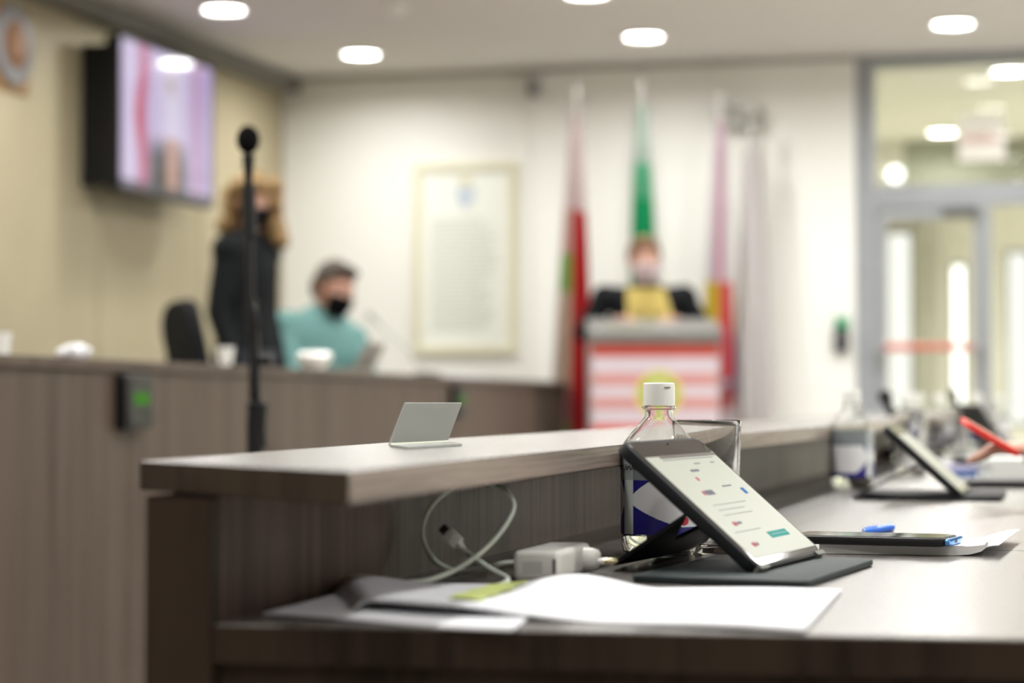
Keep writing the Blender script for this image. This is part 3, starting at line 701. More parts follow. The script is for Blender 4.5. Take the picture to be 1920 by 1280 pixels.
for k in range(46):
    a = random.uniform(0, 2 * pi); z = random.uniform(-.17, .09)
    if abs(((a - 1.5 * pi + pi) % (2 * pi)) - pi) < .85 and z < .075: continue
    rr = .105 + .03 * max(0, -z / .17); curl.append((rr * cos(a), .02 + rr * .95 * sin(a), z, (.036, .036, .042)))
M_hair_b = mat('curly_blond_hair', (.30, .19, .08), .7, var=.5, scale=40, bump=.8)
M_hair_g = mat('greying_brown_hair', (.07, .05, .035), .7, var=.4, scale=60, bump=.6)
M_hair_d = mat('dark_brown_hair', (.16, .08, .035), .6, var=.4, scale=60, bump=.6)
STAND = dict(pelvis=(0, 0, .93), neck=(0, .0, 1.43), shoulder_l=(-.165, 0, 1.37), elbow_l=(-.23, .03, 1.10), wrist_l=(-.20, -.14, .93),
             shoulder_r=(.165, 0, 1.37), elbow_r=(.23, .03, 1.10), wrist_r=(.20, -.14, .93), hip_l=(-.09, 0, .88), hip_r=(.09, 0, .88),
             knee_l=(-.10, -.02, .49), knee_r=(.10, -.02, .49), ankle_l=(-.10, .01, .09), ankle_r=(.10, .01, .09))
PZ = .22
# standing woman behind the dais
wp = at_dz(462, 9.3, PZ)
J = dict(STAND); J['shoulder_l'] = (-.15, 0, 1.37); J['shoulder_r'] = (.15, 0, 1.37)
J['elbow_l'] = (-.20, .02, 1.10); J['wrist_l'] = (-.19, -.06, .86); J['elbow_r'] = (.20, .02, 1.10); J['wrist_r'] = (.19, -.06, .86)
person('standing person with curly blond hair, dark jacket and black face mask behind the dais', wp, YAW + R(64), J, ((0, -.03, 1.585), R(-50), R(8), 0),
       ('jacket', mat('charcoal_jacket', (.008, .0095, .011), .9, spec=.2, var=.2, scale=40)), (curl, M_hair_b), M_blackfab, M_skin2, .93)
# seated man in teal
mp_ = at_dz(584, 9.9, PZ)
SIT = dict(pelvis=(-.03, 0, .55), neck=(.02, -.09, 1.04), shoulder_l=(-.15, -.06, .985), elbow_l=(-.17, -.16, .74), wrist_l=(-.10, -.38, .72),
           shoulder_r=(.15, -.09, .93), elbow_r=(.17, -.22, .72), wrist_r=(.10, -.43, .72), hip_l=(-.10, -.02, .54), hip_r=(.08, -.02, .54),
           knee_l=(-.14, -.44, .54), knee_r=(.12, -.44, .54), ankle_l=(-.14, -.44, .09), ankle_r=(.12, -.44, .09))
person('seated person in teal shirt and black face mask, leaning behind the dais', mp_, YAW + R(30), SIT, ((.040, -.14, 1.145), R(12), R(14), R(12)),
       ('shirt', mat('teal_shirt', (.15, .32, .31), .8, var=.1, scale=30)), hair_short(M_hair_g), M_blackfab, M_skin, 1.0)
# speaker at the lectern
sp = lbase + lry * .60 + lrx * ((1222 - 1228) * 11.5 / F)
J = dict(STAND); J['elbow_l'] = (-.31, -.02, 1.23); J['wrist_l'] = (-.17, -.20, 1.28); J['elbow_r'] = (.31, -.02, 1.23); J['wrist_r'] = (.17, -.20, 1.28)
J['shoulder_l'] = (-.20, 0, 1.405); J['shoulder_r'] = (.20, 0, 1.405); J['neck'] = (.01, .0, 1.45)
J['pelvis'] = (.01, 0, .93)
ts, Hs = person('speaker with white face mask, black jacket and yellow front, standing at the lectern', (sp.x, sp.y, .0), YAW, J, ((0, -.03, 1.595), R(8), R(4), 0),
       ('jacket', mat('black_jacket', (.006, .007, .009), .85, spec=.2)), hair_short(M_hair_d), mat('white_mask', (.72, .62, .64), .7), M_skin2, 1.0)
# yellow shirt front: a shell on the chest opening of the jacket
ys_ = bmesh.new(); G = []
for j in range(13):
    q = j / 12; z = 1.455 - .36 * q; hw = .095 + .03 * min(1, q * 1.4); row = []
    for i in range(11):
        u_ = -1 + i / 5; x = u_ * hw + .045 * q
        row.append(ys_.verts.new((x, -.128 - .030 * (1 - u_ * u_) - .03 * sin(pi * q * .8) + .07 * max(0, .25 - q) * 2, z)))
    G.append(row)
for j in range(12):
    for i in range(10): ys_.faces.new([G[j][i], G[j][i + 1], G[j + 1][i + 1], G[j + 1][i]])
bmesh.ops.solidify(ys_, geom=ys_.faces[:], thickness=.01)
obj('yellow_front', ys_, mat('yellow_cloth', (.68, .54, .16), .75, var=.05), ts, world=False, smooth='all')

# ------------------------------------------------------------------ office chairs behind the dais
def chair(loc, rz, label):
    t = thing('office_chair', label, 'chair', loc, rz, 'black chairs behind the dais')
    def L(p): return XF[t.name] @ Vector(p)
    def P(name, bm, m, par=t, sm=True): return obj(name, bm, m, par, world=False, smooth=sm)
    P('seat', bev(bm_box((-.24, -.24, .42), (.24, .22, .50)), .035, 3), M_blackfab)
    q = bmesh.new(); pts = [(a - .22, 0, b + .58) for a, b in rrect(.44, .46, .14, 5)]
    bm_prism(pts, (0, .06, 0), q); bev(q, .02, 2, R(50))
    for v in q.verts: v.co.y += .22 + (v.co.z - .55) * .22 - .05 * cos(v.co.x * 6)
    P('backrest', q, M_blackfab)
    P('back_support', tube([(0, .12, .40), (0, .27, .43), (0, .32, .62), (0, .36, .82)], .02, 10), M_black)
    P('gas_column', tube([(0, 0, .06), (0, 0, .42)], .028, 14), M_black)
    for k in range(5):
        a = 2 * pi * k / 5; lg_ = P('leg', tube([(0, 0, .09), (.29 * cos(a), .29 * sin(a), .065)], [.024, .016], 8), M_black)
        q = bmesh.new(); ball((.29 * cos(a), .29 * sin(a), .028), (.024, .024, .028), q, 12); obj('caster', q, M_black, lg_, world=False, smooth='all')
    for s in (-1, 1): P('armrest', tube(catmull([(s * .22, .05, .46), (s * .29, .04, .52), (s * .29, .06, .68), (s * .29, -.16, .68)], 5), .015, 8), M_black)
    return t
ch = chair(at_dz(498, 8.5, PZ), YAW + R(112), 'black office chair turned sideways, left of the standing person')
ch2 = dup(ch, at_dz(580, 9.97, PZ), YAW + R(30), 'black office chair under the seated person in teal')

# ------------------------------------------------------------------ microphones
def mic_stand():
    D = 4.4; k = D / F
    b = at_dz(478, D, 0); top = at_d(465, 262, D)
    t = thing('microphone_stand', 'tall black microphone stand with foam ball in front of the dais', 'microphone stand', b)
    rx = Vector((cos(YAW), sin(YAW), 0))
    for a in (20, 140, 260): 
        d = Vector((cos(R(a)), sin(R(a)), 0)); lg_ = obj('leg', tube([b + UP * .28, b + d * .30 + UP * .015], .009, 8), M_black, t)
        obj('foot', ball(b + d * .30 + UP * .015, .014), M_black, lg_, smooth=True)
    zc = at_d(478, 800, D).z
    obj('hub', tube([b + UP * .24, b + UP * .34], .022, 14), M_black, t, smooth=True)
    obj('lower_tube', tube([b + UP * .10, Vector((b.x, b.y, zc + .02))], .0155, 12), M_black, t, smooth=True)
    obj('clutch', lathe([(.012, -.045), (.020, -.04), (.017, 0), (.021, .045), (.012, .05)], Vector((b.x, b.y, zc)) + rx * .005, 16), M_black, t, smooth=True)
    m1 = at_d(472, 600, D); m1.z = at_d(472, 640, D).z
    obj('upper_tube', tube([Vector((b.x, b.y, zc)), at_d(478, 690, D), at_d(470, 560, D)], .0115, 12), M_black, t, smooth=True)
    kn = at_d(480, 675, D)
    obj('knob', tube([kn, kn + rx * .03], .012, 10), M_black, t, smooth=True)
    obj('cable', tube(catmull([at_d(470, 560, D), at_d(482, 600, D - .02), at_d(474, 680, D - .02), at_d(486, 760, D - .02), at_d(480, 900, D - .02), b + UP * .3 + rx * .03, b + UP * .01 + rx * .2], 8), .004, 6), M_black, t)
    g1 = at_d(470, 410, D)
    obj('gooseneck', tube(catmull([at_d(470, 565, D), at_d(469, 480, D), g1, at_d(465, 320, D)], 6), .0075, 10), M_black, t, smooth=True)
    obj('clip', tube([at_d(468, 440, D), at_d(466, 345, D)], [.0155, .013], 14), M_black, t, smooth=True)
    obj('microphone_body', tube([at_d(466, 345, D), at_d(466, 290, D)], [.0075, .013], 14), M_black, t, smooth=True)
    obj('foam_windscreen', ball(top, (.0225, .0225, .028), seg=24), mat('black_foam', (.004, .004, .004), 1.0, spec=.1, var=.3, scale=300, bump=.8), t, smooth='all')
mic_stand()
def goose_mic(base, tip, label, m, r=.005, group=None):
    t = thing('gooseneck_microphone', label, 'microphone', base, 0, group)
    obj('base', bev(bm_box((base.x - .045, base.y - .06, base.z), (base.x + .045, base.y + .06, base.z + .025)), .008), M_black, t)
    mid = base.lerp(tip, .5) + UP * .02
    obj('neck', tube(catmull([base + UP * .02, base.lerp(tip, .25) + UP * .02, mid, tip], 6), r, 8), m, t, smooth=True)
    d = (tip - mid).normalized(); obj('capsule', tube([tip - d * .01, tip + d * .045], [.010, .013], 12), m, t, smooth=True)
    obj('windscreen', ball(tip + d * .05, .019), m, t, smooth=True)
b = dais_pt(800, .28); tp_ = at_d(712, 606, (b - CAM).dot(RM @ Vector((0, 0, -1))))
goose_mic(b, tp_, 'pale gooseneck microphone on the dais leaning left toward the person in teal', mat('pale_grey_metal', (.55, .56, .52), .4), .006)

# ------------------------------------------------------------------ small things on the dais
def cup(p, r, h, label, m=M_white):
    t = thing('cup', label, 'cup', p, 0, 'white cups on the dais')
    obj('cup_wall', lathe([(0, .002), (r * .75, .002), (r, h), (r * .93, h), (r * .68, .008), (0, .008)], p, 24), m, t, smooth=True)
    obj('rim', lathe([(r * .95, h - .001), (r * 1.05, h), (r * 1.05, h + .004), (r * .95, h + .003)], p, 24, closed=True), m, t, smooth=True)
cup(dais_pt(3, .10), .020, .045, 'white cup on the dais at the left picture edge')
cup(dais_pt(423, .03) , .022, .045, 'white cup on the dais just left of the microphone stand')
c = dais_pt(135, .06)
t = thing('folded_napkins', 'small heap of crumpled white tissue on the dais desk', 'tissue', c)
q = bmesh.new(); random.seed(4)
for k in range(12): ball(c + dd * random.uniform(-.045, .045) + dn * random.uniform(-.02, .02) + UP * random.uniform(.008, .024), (random.uniform(.012, .022), random.uniform(.012, .02), random.uniform(.008, .018)), q, 8)
obj('tissue', remesh(q, .004, 1), M_paper, t, smooth='all')
c = dais_pt(590, .02)
t = thing('glass_bowl', 'shiny white bowl on the dais in front of the person in teal', 'bowl', c)
obj('bowl', lathe([(0, .002), (.03, .002), (.052, .030), (.056, .042), (.052, .040), (.042, .028), (.02, .010), (0, .010)], c, 32), mat('shiny_white', (.9, .9, .85), .08, coat=1), t, smooth=True)
obj('bowl_lid', lathe([(.056, .042), (.045, .052), (.015, .057), (0, .057)], c, 32), mat('shiny_white', (.9, .9, .85)), t, smooth=True)
c = dais_pt(664, .10)
t = thing('laptop', 'open laptop on the dais seen edge-on right of the person in teal', 'laptop', c)
obj('keyboard_base', bev(obox(c + UP * .001, dd * .28, dn * .20, UP * .014), .003), mat('laptop_grey', (.25, .24, .21), .4), t)
obj('lid', bev(obox(c + UP * .014, dd * .28, dn * .006, UP * .09 - dn * .045), .002), mat('laptop_grey', (.25, .24, .21)), t)
c = dais_pt(900, .14)
t = thing('paper_stack', 'low white paper pile on the far end of the dais', 'papers', c)
for k in range(3): obj('sheet', obox(c + UP * (.001 + .006 * k) - dd * (.20 - .02 * k), dd * .42, dn * .18, UP * .005), M_paper, t)

# ------------------------------------------------------------------ acrylic sign on the ledge
def ledge_sign():
    z = ZL
    bl_, br_ = at_z(731, 838, z), at_z(839, 832, z); tr = None
    fl, fr = at_z(765, 843, z), at_z(866, 836, z)
    e = (br_ - bl_); eu = e.normalized()
    n0 = Vector((eu.y, -eu.x, 0))
    # upright leaf: bottom edge on the ledge, top edge leans back
    tl = at_d(762, 755, (bl_ - CAM).dot(RM @ Vector((0, 0, -1))) + .02); trr = at_d(867, 755, (br_ - CAM).dot(RM @ Vector((0, 0, -1))) + .02)
    t = thing('name_stand', 'bent clear grey plastic name stand on the ledge, empty', 'name stand', (bl_ + br_) / 2)
    M_ac = thin_pane('frosted_acrylic', (.80, .82, .80), .62, (.44, .45, .43))
    nn = (tl - bl_).cross(e).normalized()
    obj('upright_leaf', bev(bm_prism([bl_ + UP * .001, br_ + UP * .001, trr, tl], nn * .0022), .0005, 1), M_ac, t)
    obj('foot_leaf', bm_prism([bl_ + UP * .0003, br_ + UP * .0003, fr + UP * .0003, fl + UP * .0003], UP * .002), M_ac, t)
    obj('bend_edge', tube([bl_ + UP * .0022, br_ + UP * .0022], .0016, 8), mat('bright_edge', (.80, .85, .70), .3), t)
ledge_sign()

# ------------------------------------------------------------------ water bottle
M_lblue = (.022, .018, .20); M_lwhite = (.78, .78, .80)
def bottle(c, label, group=None, full=.3, rz=0, text=True, n=48, rr=.0362, H=.1625):
    t = thing('water_bottle', label, 'bottle', c, rz, group)
    X = XF[t.name]
    k = H / .163; r = rr
    prof = [(0, .004), (r * .55, .003), (r * .80, .0005), (r * .95, .004), (r, .012), (r * .985, .020), (r, .026), (r, .096 * k), (r * .99, .102 * k), (.0328, .1085 * k), (.0274, .1155 * k), (.0212, .1225 * k), (.0160, .1288 * k), (.0135, .132 * k), (.0130, .138 * k), (.0150, .1390 * k), (.0162, .1400 * k), (.0162, .1412 * k), (.0130, .1420 * k), (.0128, .158 * k)]
    th = .0007; ins = [(max(a - th, 0), b + (th if i < 4 else 0)) for i, (a, b) in enumerate(prof)]
    obj('shell', lathe(prof + list(reversed(ins)), (0, 0, 0), n), M_pet, t, world=False, smooth=True)
    zw = .118 * k * full
    wp_ = [(0, .0052), (r * .80, .0022), (r - .0012, .013), (r - .0012, zw), (0, zw)]
    obj('water', lathe(wp_, (0, 0, 0), n), M_water, t, world=False, smooth=True)
    cz = .1425 * k
    cp_ = obj('cap', lathe([(0, cz + .0215), (.0138, cz + .0215), (.0148, cz + .0205), (.0150, cz + .018), (.0153, cz), (.0142, cz), (.0142, cz + .004), (0, cz + .004)], (0, 0, 0), 40), M_white, t, world=False, smooth=True)
    a = -YAW * 0 + R(-62); d = Vector((cos(a), sin(a), 0)); tt = Vector((-d.y, d.x, 0))
    obj('lip_notch', obox(d * .0149 - tt * .003 + UP * (cz + .0164), tt * .006, d * .0009, UP * .0012), mat('notch_grey', (.25, .25, .25), .5), cp_, world=False)
    # label sleeve: s runs round the bottle, q up
    z0, z1 = .0165 * k, .105 * k; zb, zt2 = .0210 * k, .0724 * k
    bm = bmesh.new(); cl = bm.loops.layers.float_color.new('print'); nu, nv = 420, 110; rad = r + .0004
    V = [[bm.verts.new((rad * cos(2 * pi * i / nu), rad * sin(2 * pi * i / nu), zb + (.098 * k - zb) * j / nv)) for i in range(nu)] for j in range(nv + 1)]
    def col(i, j):
        z = zb + (.098 * k - zb) * (j + .5) / nv
        th_ = ((i + .5) / nu * 360 + 270) % 360 - 180       # degrees round from the front (-Y), 0 = front
        q = (z - zb) / (zt2 - zb)
        if -67 < th_ < -45: return (.70, .74, .72) if q < 1 else (.42, .46, .46)      # seam strip
        if q > 1: return (.22, .25, .26)
        m = -45; s = (th_ + 45) / 150 if th_ > -50 else (-67 - th_) / 60
        if s < 0: s = 0
        lo = .39 * max(0, 1 - s * 1.9) ** 1.4 + .14 if s < .95 else .14
        hi = .74 + .30 * min(1, s * 4.2) ** .9
        if q < lo: return M_lblue
        if q > hi: return M_lblue
        if (th_ - 36) ** 2 / 90 + (q - .245) ** 2 / .006 < 1: return (.55, .01, .04)
        return M_lwhite
    for j in range(nv):
        for i in range(nu):
            f = bm.faces.new([V[j][i], V[j][(i + 1) % nu], V[j + 1][(i + 1) % nu], V[j + 1][i]]); c_ = col(i, j)
            for l in f.loops: l[cl] = (*c_, 1)
    lab = obj('label_sleeve', bm, MLAB, t, world=False, smooth='all')
    if text:
        def wrap(co):
            a = R(-90 - 58) + co.x / (r + .0008); rr_ = r + .0009 + co.z
            return Vector((rr_ * cos(a), rr_ * sin(a), .0835 * k + co.y))
        obj('label_text', text_bm('IO-CÂMARA', .0066, None, Vector((1, 0, 0)), UP, .0003, 'LEFT' if False else 'CENTER', wrap), mat('text_black', (.02, .02, .03), .6), lab, world=False)
    return t
MLAB = attr_mat('label_print', .35, 0, .5)
bc = at_z(1236, 1040, ZD)
bot = bottle(bc, 'clear water bottle with white cap and blue-white label behind the near tablet', 'water bottles on the council desk', .30, YAW)
# glass tumbler
def tumbler(c, label, r=.0330, h=.128, group='glass tumblers on the council desk'):
    t = thing('glass_tumbler', label, 'glass', c, 0, group)
    obj('glass_wall', lathe([(0, .0006), (r * .86, .0006), (r * .90, .003), (r * .99, h - .006), (r - .0001, h - .0012), (r - .0002, h - .0005), (r - .0006, h), (r - .0011, h - .0002), (r - .0015, h - .0009), (r * .99 - .0016, h - .006), (r * .88 - .0012, .013), (r * .75, .010), (0, .008)], c, 48), M_glass, t, smooth='all')
    return t
gc = at_z(1326, 1038, ZD); tumbler(gc, 'tall clear glass beside the water bottle behind the near tablet')

# ------------------------------------------------------------------ tablets in folio cases
def solve3(A_, b_): return Matrix(A_).inverted() @ b_
def screen_content(parent, o, u, v, w_, L_, s_, world=True):
    """flat print on the glass: page with text lines, marks and a teal button"""
    def R_(x0, x1, y0, y1, m, name='screen_mark'):
        obj(name, obox(o + u * (L_ * x0) + v * (s_ * y0), u * (L_ * (x1 - x0)), v * (s_ * (y1 - y0)), w_ * .0002), m, parent)
    gy = emit('ui_grey', (.30, .29, .33), .9); bl = emit('ui_blue', (.12, .28, .62), .9); rd = emit('ui_red', (.72, .18, .20), .9); te = emit('ui_teal', (.14, .52, .46), .9); lt = emit('ui_line', (.42, .43, .40), .9); ye = emit('ui_cream', (.62, .56, .38), .9)
    for a in ((.18, .92, .955, .962, lt), (.40, .52, .83, .85, gy), (.55, .64, .90, .912, lt), (.80, .86, .90, .912, lt), (.36, .39, .74, .775, rd), (.60, .74, .66, .672, gy),
              (.82, .87, .57, .63, bl), (.28, .40, .60, .645, gy), (.24, .27, .605, .64, rd), (.20, .70, .50, .505, lt), (.20, .60, .45, .455, lt), (.20, .64, .40, .405, lt),
              (.20, .25, .30, .335, rd), (.26, .33, .31, .33, gy), (.10, .50, .24, .245, lt), (.16, .21, .10, .135, rd), (.22, .25, .105, .13, gy), (.52, .82, .14, .20, te), (.56, .80, .165, .176, emit('ui_white', (.6, .75, .7), .9))):
        R_(*a)
def tablet(A, B, TA, label, group, flap=None, base_poly=None, content=True, lit=.78, scr=(.62, .63, .50)):
    u = (B - A); L_ = u.length; u.normalize(); v = (TA - A); s_ = v.length; v.normalize(); v = (v - u * v.dot(u)).normalized(); w_ = u.cross(v)
    if w_.dot(CAM - A) < 0 : w_ = -w_
    t = thing('tablet', label, 'tablet', (A.x, A.y, ZD), 0, group)
    T = .0062
    cs = obj('back_case', slab(A - w_ * (T + .0045), u, v, w_, L_, s_, .013, .0052 + T * .8, .0015), M_case, t, smooth=True)
    g = .0028
    obj('tablet_body', slab(A + u * g + v * g - w_ * T, u, v, w_, L_ - 2 * g, s_ - 2 * g, .011, T, .0012), mat('dark_rim', (.10, .10, .10), .35, metal=.5), t, smooth=True)
    gl_ = obj('front_glass', slab(A + u * (g + .001) + v * (g + .001), u, v, w_, L_ - 2 * g - .002, s_ - 2 * g - .002, .010, .0005), mat('bezel_glass', (.018, .014, .014), .05, spec=.12), t)
    mx, my = .0055, .010
    so = A + u * (g + mx) + v * (g + .007) + w_ * .0006; sl_, ss_ = L_ - 2 * (g + mx), s_ - 2 * g - .007 - .020
    scn = obj('screen', obox(so, u * sl_, v * ss_, w_ * .0003), mat('screen_page_%d' % int(lit * 10), (.01, .01, .01), .35, spec=.12, emis=scr, es=lit), t)
    if content:
        screen_content(scn, so + w_ * .0004, u, v, w_, sl_, ss_)
        obj('status_bar', obox(so + w_ * .0006 + v * (ss_ * .975) + u * sl_ * .18, u * sl_ * .82, v * ss_ * .03, w_ * .0002), mat('bar_dark', (.05, .04, .04), .2), scn)
        for a in (.0, .87): obj('corner_clip', slab(A + u * (L_ * a) - v * .001 - w_ * .006, u, v, w_, L_ * .13, .0045, .002, .0070), mat('rim_clip', (.12, .13, .11), .5, spec=.2), t, smooth=True)
        obj('front_camera', ball(A + u * L_ * .5 + v * (s_ - .007) + w_ * .0006, (.0016, .0016, .0006)), M_black, gl_)
    return t, u, v, w_, L_, s_, T
def side_top(A, e, px, py):
    n_ = Vector((-e.y, e.x, 0)); d = ray(px, py)     # A + a n + b z = CAM + t d
    M = Matrix(((n_.x, 0, -d.x), (n_.y, 0, -d.y), (0, 1, -d.z))); s = M.inverted() @ (CAM - A)
    return A + n_ * s[0] + UP * s[1]
hb = .0065
A = at_z(1426, 1066, ZD + hb + .003); B = at_z(1546, 1036, ZD + hb + .003); e = (B - A).normalized(); e.z = 0
TA = side_top(A, e, 1166, 826)
print('TABLET', (B - A).length, (TA - A).length, math.degrees(math.asin((TA - A).normalized().z)))
t1, u, v, w_, L_, s_, T = tablet(A, B, TA, 'tablet in a dark folding case in the foreground, screen tilted up and lit', 'tablets on the council desk')
cv = [at_z(1180, 1078, ZD + .006), at_z(1512, 1089, ZD + .006), at_z(1641, 1047, ZD + .006)]
cv.append(cv[0] + (cv[2] - cv[1]))
def rounded(pts, r, n=4):
    out = []; m = len(pts)
    for i in range(m):
        p, a, b = pts[i], (pts[i - 1] - pts[i]).normalized(), (pts[(i + 1) % m] - pts[i]).normalized()
        for k in range(n + 1):
            s = k / n; out.append((p + a * r) * (1 - s) ** 2 + p * 2 * s * (1 - s) + (p + b * r) * s * s)
    return out
cover = obj('case_cover', bev(bm_prism([q for q in rounded(cv, .012)], (0, 0, -.0055)), .0014, 2, R(50)), mat('cover_fabric', (.016, .026, .028), .6, spec=.35, var=.2, scale=200, bump=.3), t1, smooth=True)
# stand flap on its own plane between cover hinge and the back of the tablet
back0 = A - w_ * (T + .005)
Hn = at_z(1150, 1056, ZD + .006); topn = at_plane(1284, 962, back0, w_)
eu = Vector((u.x, u.y, 0)).normalized(); fn_ = (topn - Hn).cross(eu).normalized()
fpts = [at_plane(a, b_, Hn, fn_) for a, b_ in ((1148, 1058), (1150, 1053), (1284, 962), (1261, 1008), (1310, 984), (1330, 1000), (1312, 1024), (1296, 1044), (1240, 1056))]
fpts = [Vector((q.x, q.y, max(q.z, ZD + .0062))) for q in fpts]
for i in range(3, len(fpts) - 1):
    pass
if fn_.z < 0: fn_ = -fn_
obj('stand_flap', bm_prism(fpts, -fn_ * .003), M_case, t1)
# second tablet further along the desk
hb = .006
A2 = at_z(1806, 927, ZD + hb + .003); e2 = Vector((sin(R(13.8) - YAW), cos(R(13.8) - YAW), 0)); B2 = A2 + e2 * .24; TA2 = side_top(A2, e2, 1661, 797)
B2 = A2 + e2 * .24
print('TABLET2', (TA2 - A2).length)
t2, u2, v2, w2_, L2, s2, T2 = tablet(A2, B2, TA2, 'tablet in a folding case further along the desk, seen nearly edge-on', 'tablets on the council desk', content=False, lit=.7, scr=(.50, .44, .30))
n2 = Vector((-e2.y, e2.x, 0))
cq = [A2 - n2 * .055 - e2 * .01, A2 + n2 * .16 - e2 * .01, A2 + n2 * .16 + e2 * .25, A2 - n2 * .055 + e2 * .25]
obj('case_cover', bev(bm_prism(rounded([Vector((q.x, q.y, ZD + .006)) for q in cq], .012), (0, 0, -.0055)), .0014, 2, R(50)), M_case, t2, smooth=True)
hn = A2 + n2 * .150; hn.z = ZD + .007; tn = A2 + v2 * .075 - w2_ * (T2 + .004)
fdir = (tn - hn); ff = fdir.cross(e2).normalized()
obj('stand_flap', bm_prism([hn, tn, hn.lerp(tn, .35) + e2 * .06, tn + e2 * .12, hn + e2 * .12], ff * .003), M_case, t2)

# ------------------------------------------------------------------ charger with cable
def charger():
    c0 = at_z(961, 1090, ZD); c1 = at_z(1048, 1091, ZD); ex = (c1 - c0).normalized(); ey = Vector((-ex.y, ex.x, 0))
    wd = (c1 - c0).length; hh = .0245; z_ = Vector((0, 0, 1))
    ex2 = (ex * .72 + ey * .70).normalized()   # long axis runs to the right and away
    t = thing('charger', 'white phone charger plug with coiled cable, left of the near tablet', 'charger', (c0 + c1) / 2)
    a0, a1 = c0 + z_ * .0005, c1 + z_ * .0005
    r0, r1 = at_z(1108, 1071, ZD), None
    back = (r0 - c1)
    bd = bmesh.new(); bm_prism([a0, a1, a1 + back, a0 + back], z_ * hh, bd); bev(bd, .0045, 3, R(40))
    body = obj('charger_body', bd, mat('charger_white', (.80, .79, .76), .3, var=.01), t, smooth=True)
    fn = -Vector((-ex.y, ex.x, 0))
    obj('print_block', slab(a0 + ex * wd * .22 + z_ * .006 + fn * .0001, ex, z_, fn, wd * .42, .010, .0005, .0001), mat('print_pale', (.60, .60, .58), .6), body)
    obj('port_mark', slab(a0 + ex * wd * .86 + z_ * .006 + fn * .0001, ex, z_, fn, wd * .07, .012, .0005, .0001), mat('print_dark', (.15, .15, .17), .6), body)
    # plug neck and two pins toward the right
    ctr = a1 + back * .78 + z_ * .0125; d = ex
    nk = obj('plug_neck', tube([ctr - d * .002, ctr + d * .007, ctr + d * .012, ctr + d * .014], [.0095, .009, .0075, .0045], 20), mat('charger_white', (.8, .79, .76)), t, smooth=True)
    side = ey
    for s in (-1, 1):
        p0 = ctr + d * .0125 + side * s * .0055 - z_ * .002
        pn = obj('pin', tube([p0, p0 + d * .005], .0024, 12), mat('charger_white', (.8, .79, .76)), t, smooth=True)
        obj('pin_tip', tube([p0 + d * .005, p0 + d * .014, p0 + d * .016], [.0023, .0023, .001], 12), mat('brass_pin', (.62, .56, .36), .25, metal=1), pn, smooth=True)
    r = .0022; D = 1.90
    def q(px, py, dz=0): return at_d(px, py, D + dz)
    plug0 = a0 + back * .35 + z_ * .012
    loop = [plug0, q(945, 1056, .0), q(905, 1066, .01), q(862, 1070, .02), q(822, 1056, .02), q(797, 1022, .02), q(793, 985, .02), q(812, 945, .02), q(850, 914, .02), q(888, 902, .01), q(925, 908, .0), q(950, 922, -.02), q(963, 948, -.03), q(950, 980, -.04), q(920, 1018, -.05), q(885, 1048, -.06), q(845, 1072, -.07), q(800, 1088, -.09), q(755, 1093, -.10), q(722, 1100, -.11), q(735, 1108, -.16), q(820, 1108, -.17), q(905, 1104, -.15), q(952, 1088, -.10), q(915, 1064, -.07), q(885, 1042, -.05), q(868, 1030, -.04)]
    cb = obj('cable', tube(catmull([Vector(p_) for p_ in loop], 8), r, 10), M_cable, t, smooth='all')
    p0, p1, p2 = q(872, 1034, -.04), q(860, 1020, -.035), q(838, 998, -.03)
    obj('strain_relief', tube([p0, p1], [.0022, .0036], 12), M_white, t, smooth=True)
    dv = (p2 - p1).normalized(); sd = dv.cross(ray(850, 1010)).normalized(); nz = sd.cross(dv)
    cn = obj('connector', slab(p1 - sd * .0058 - nz * .003, dv, sd, nz, (p2 - p1).length, .0116, .002, .006, .001), mat('charger_white', (.8, .79, .76)), t, smooth=True)
    obj('metal_plug', slab(p2 - sd * .0036 - nz * .0012, dv, sd, nz, .0065, .0072, .001, .0024), mat('plug_metal_dark', (.06, .05, .05), .35, metal=.8), cn)
    pc_ = at_d(957, 1057, D)
    obj('cable_plug', tube([plug0 + (pc_ - plug0).normalized() * .001, plug0 + (pc_ - plug0).normalized() * .008], [.0042, .0028], 12), M_white, t, smooth=True)
charger()

# ------------------------------------------------------------------ papers
def sheet(name, label, corners, hfn, m, nu=60, nv=16, th=.0012, group='loose papers on the desk'):
    """corners: near-left, near-right, far-right, far-left on the desk plane; hfn(s,t) height"""
    bm = bmesh.new(); a, b, c, d = corners; V = []
    for j in range(nv + 1):
        t_ = j / nv; V.append([])
        for i in range(nu + 1):
            s = i / nu; p = (a * (1 - s) + b * s) * (1 - t_) + (d * (1 - s) + c * s) * t_
            off = hfn(s, t_); off = off if hasattr(off, '__len__') else (0, 0, off)
            V[j].append(bm.verts.new(p + Vector(off)))
    for j in range(nv):
        for i in range(nu): bm.faces.new([V[j][i], V[j][i + 1], V[j + 1][i + 1], V[j + 1][i]])
    bmesh.ops.recalc_face_normals(bm, faces=bm.faces); bmesh.ops.solidify(bm, geom=bm.faces[:], thickness=th)
    t = thing(name, label, 'paper', ((a + b + c + d) / 4), 0, group)
    pg = obj('page', bm, m, t, smooth='all'); return t, V, pg
sm = lambda x: max(0, min(1, x)) ** 2 * (3 - 2 * max(0, min(1, x)))
z0 = ZD + .0008
lo = [at_z(560, 1168, z0), at_z(1020, 1176, z0), at_z(1060, 1105, z0), at_z(640, 1108, z0)]
lo[0] = at_z(490, 1154, z0)
sheet('paper_sheet', 'lower white sheet whose pointed left corner sticks out over the desk edge', [at_z(492, 1152, z0), at_z(960, 1185, z0), at_z(1060, 1105, z0), at_z(640, 1112, z0)], lambda s, t_: .0008 * sin(s * 7) + .0012, M_paper)
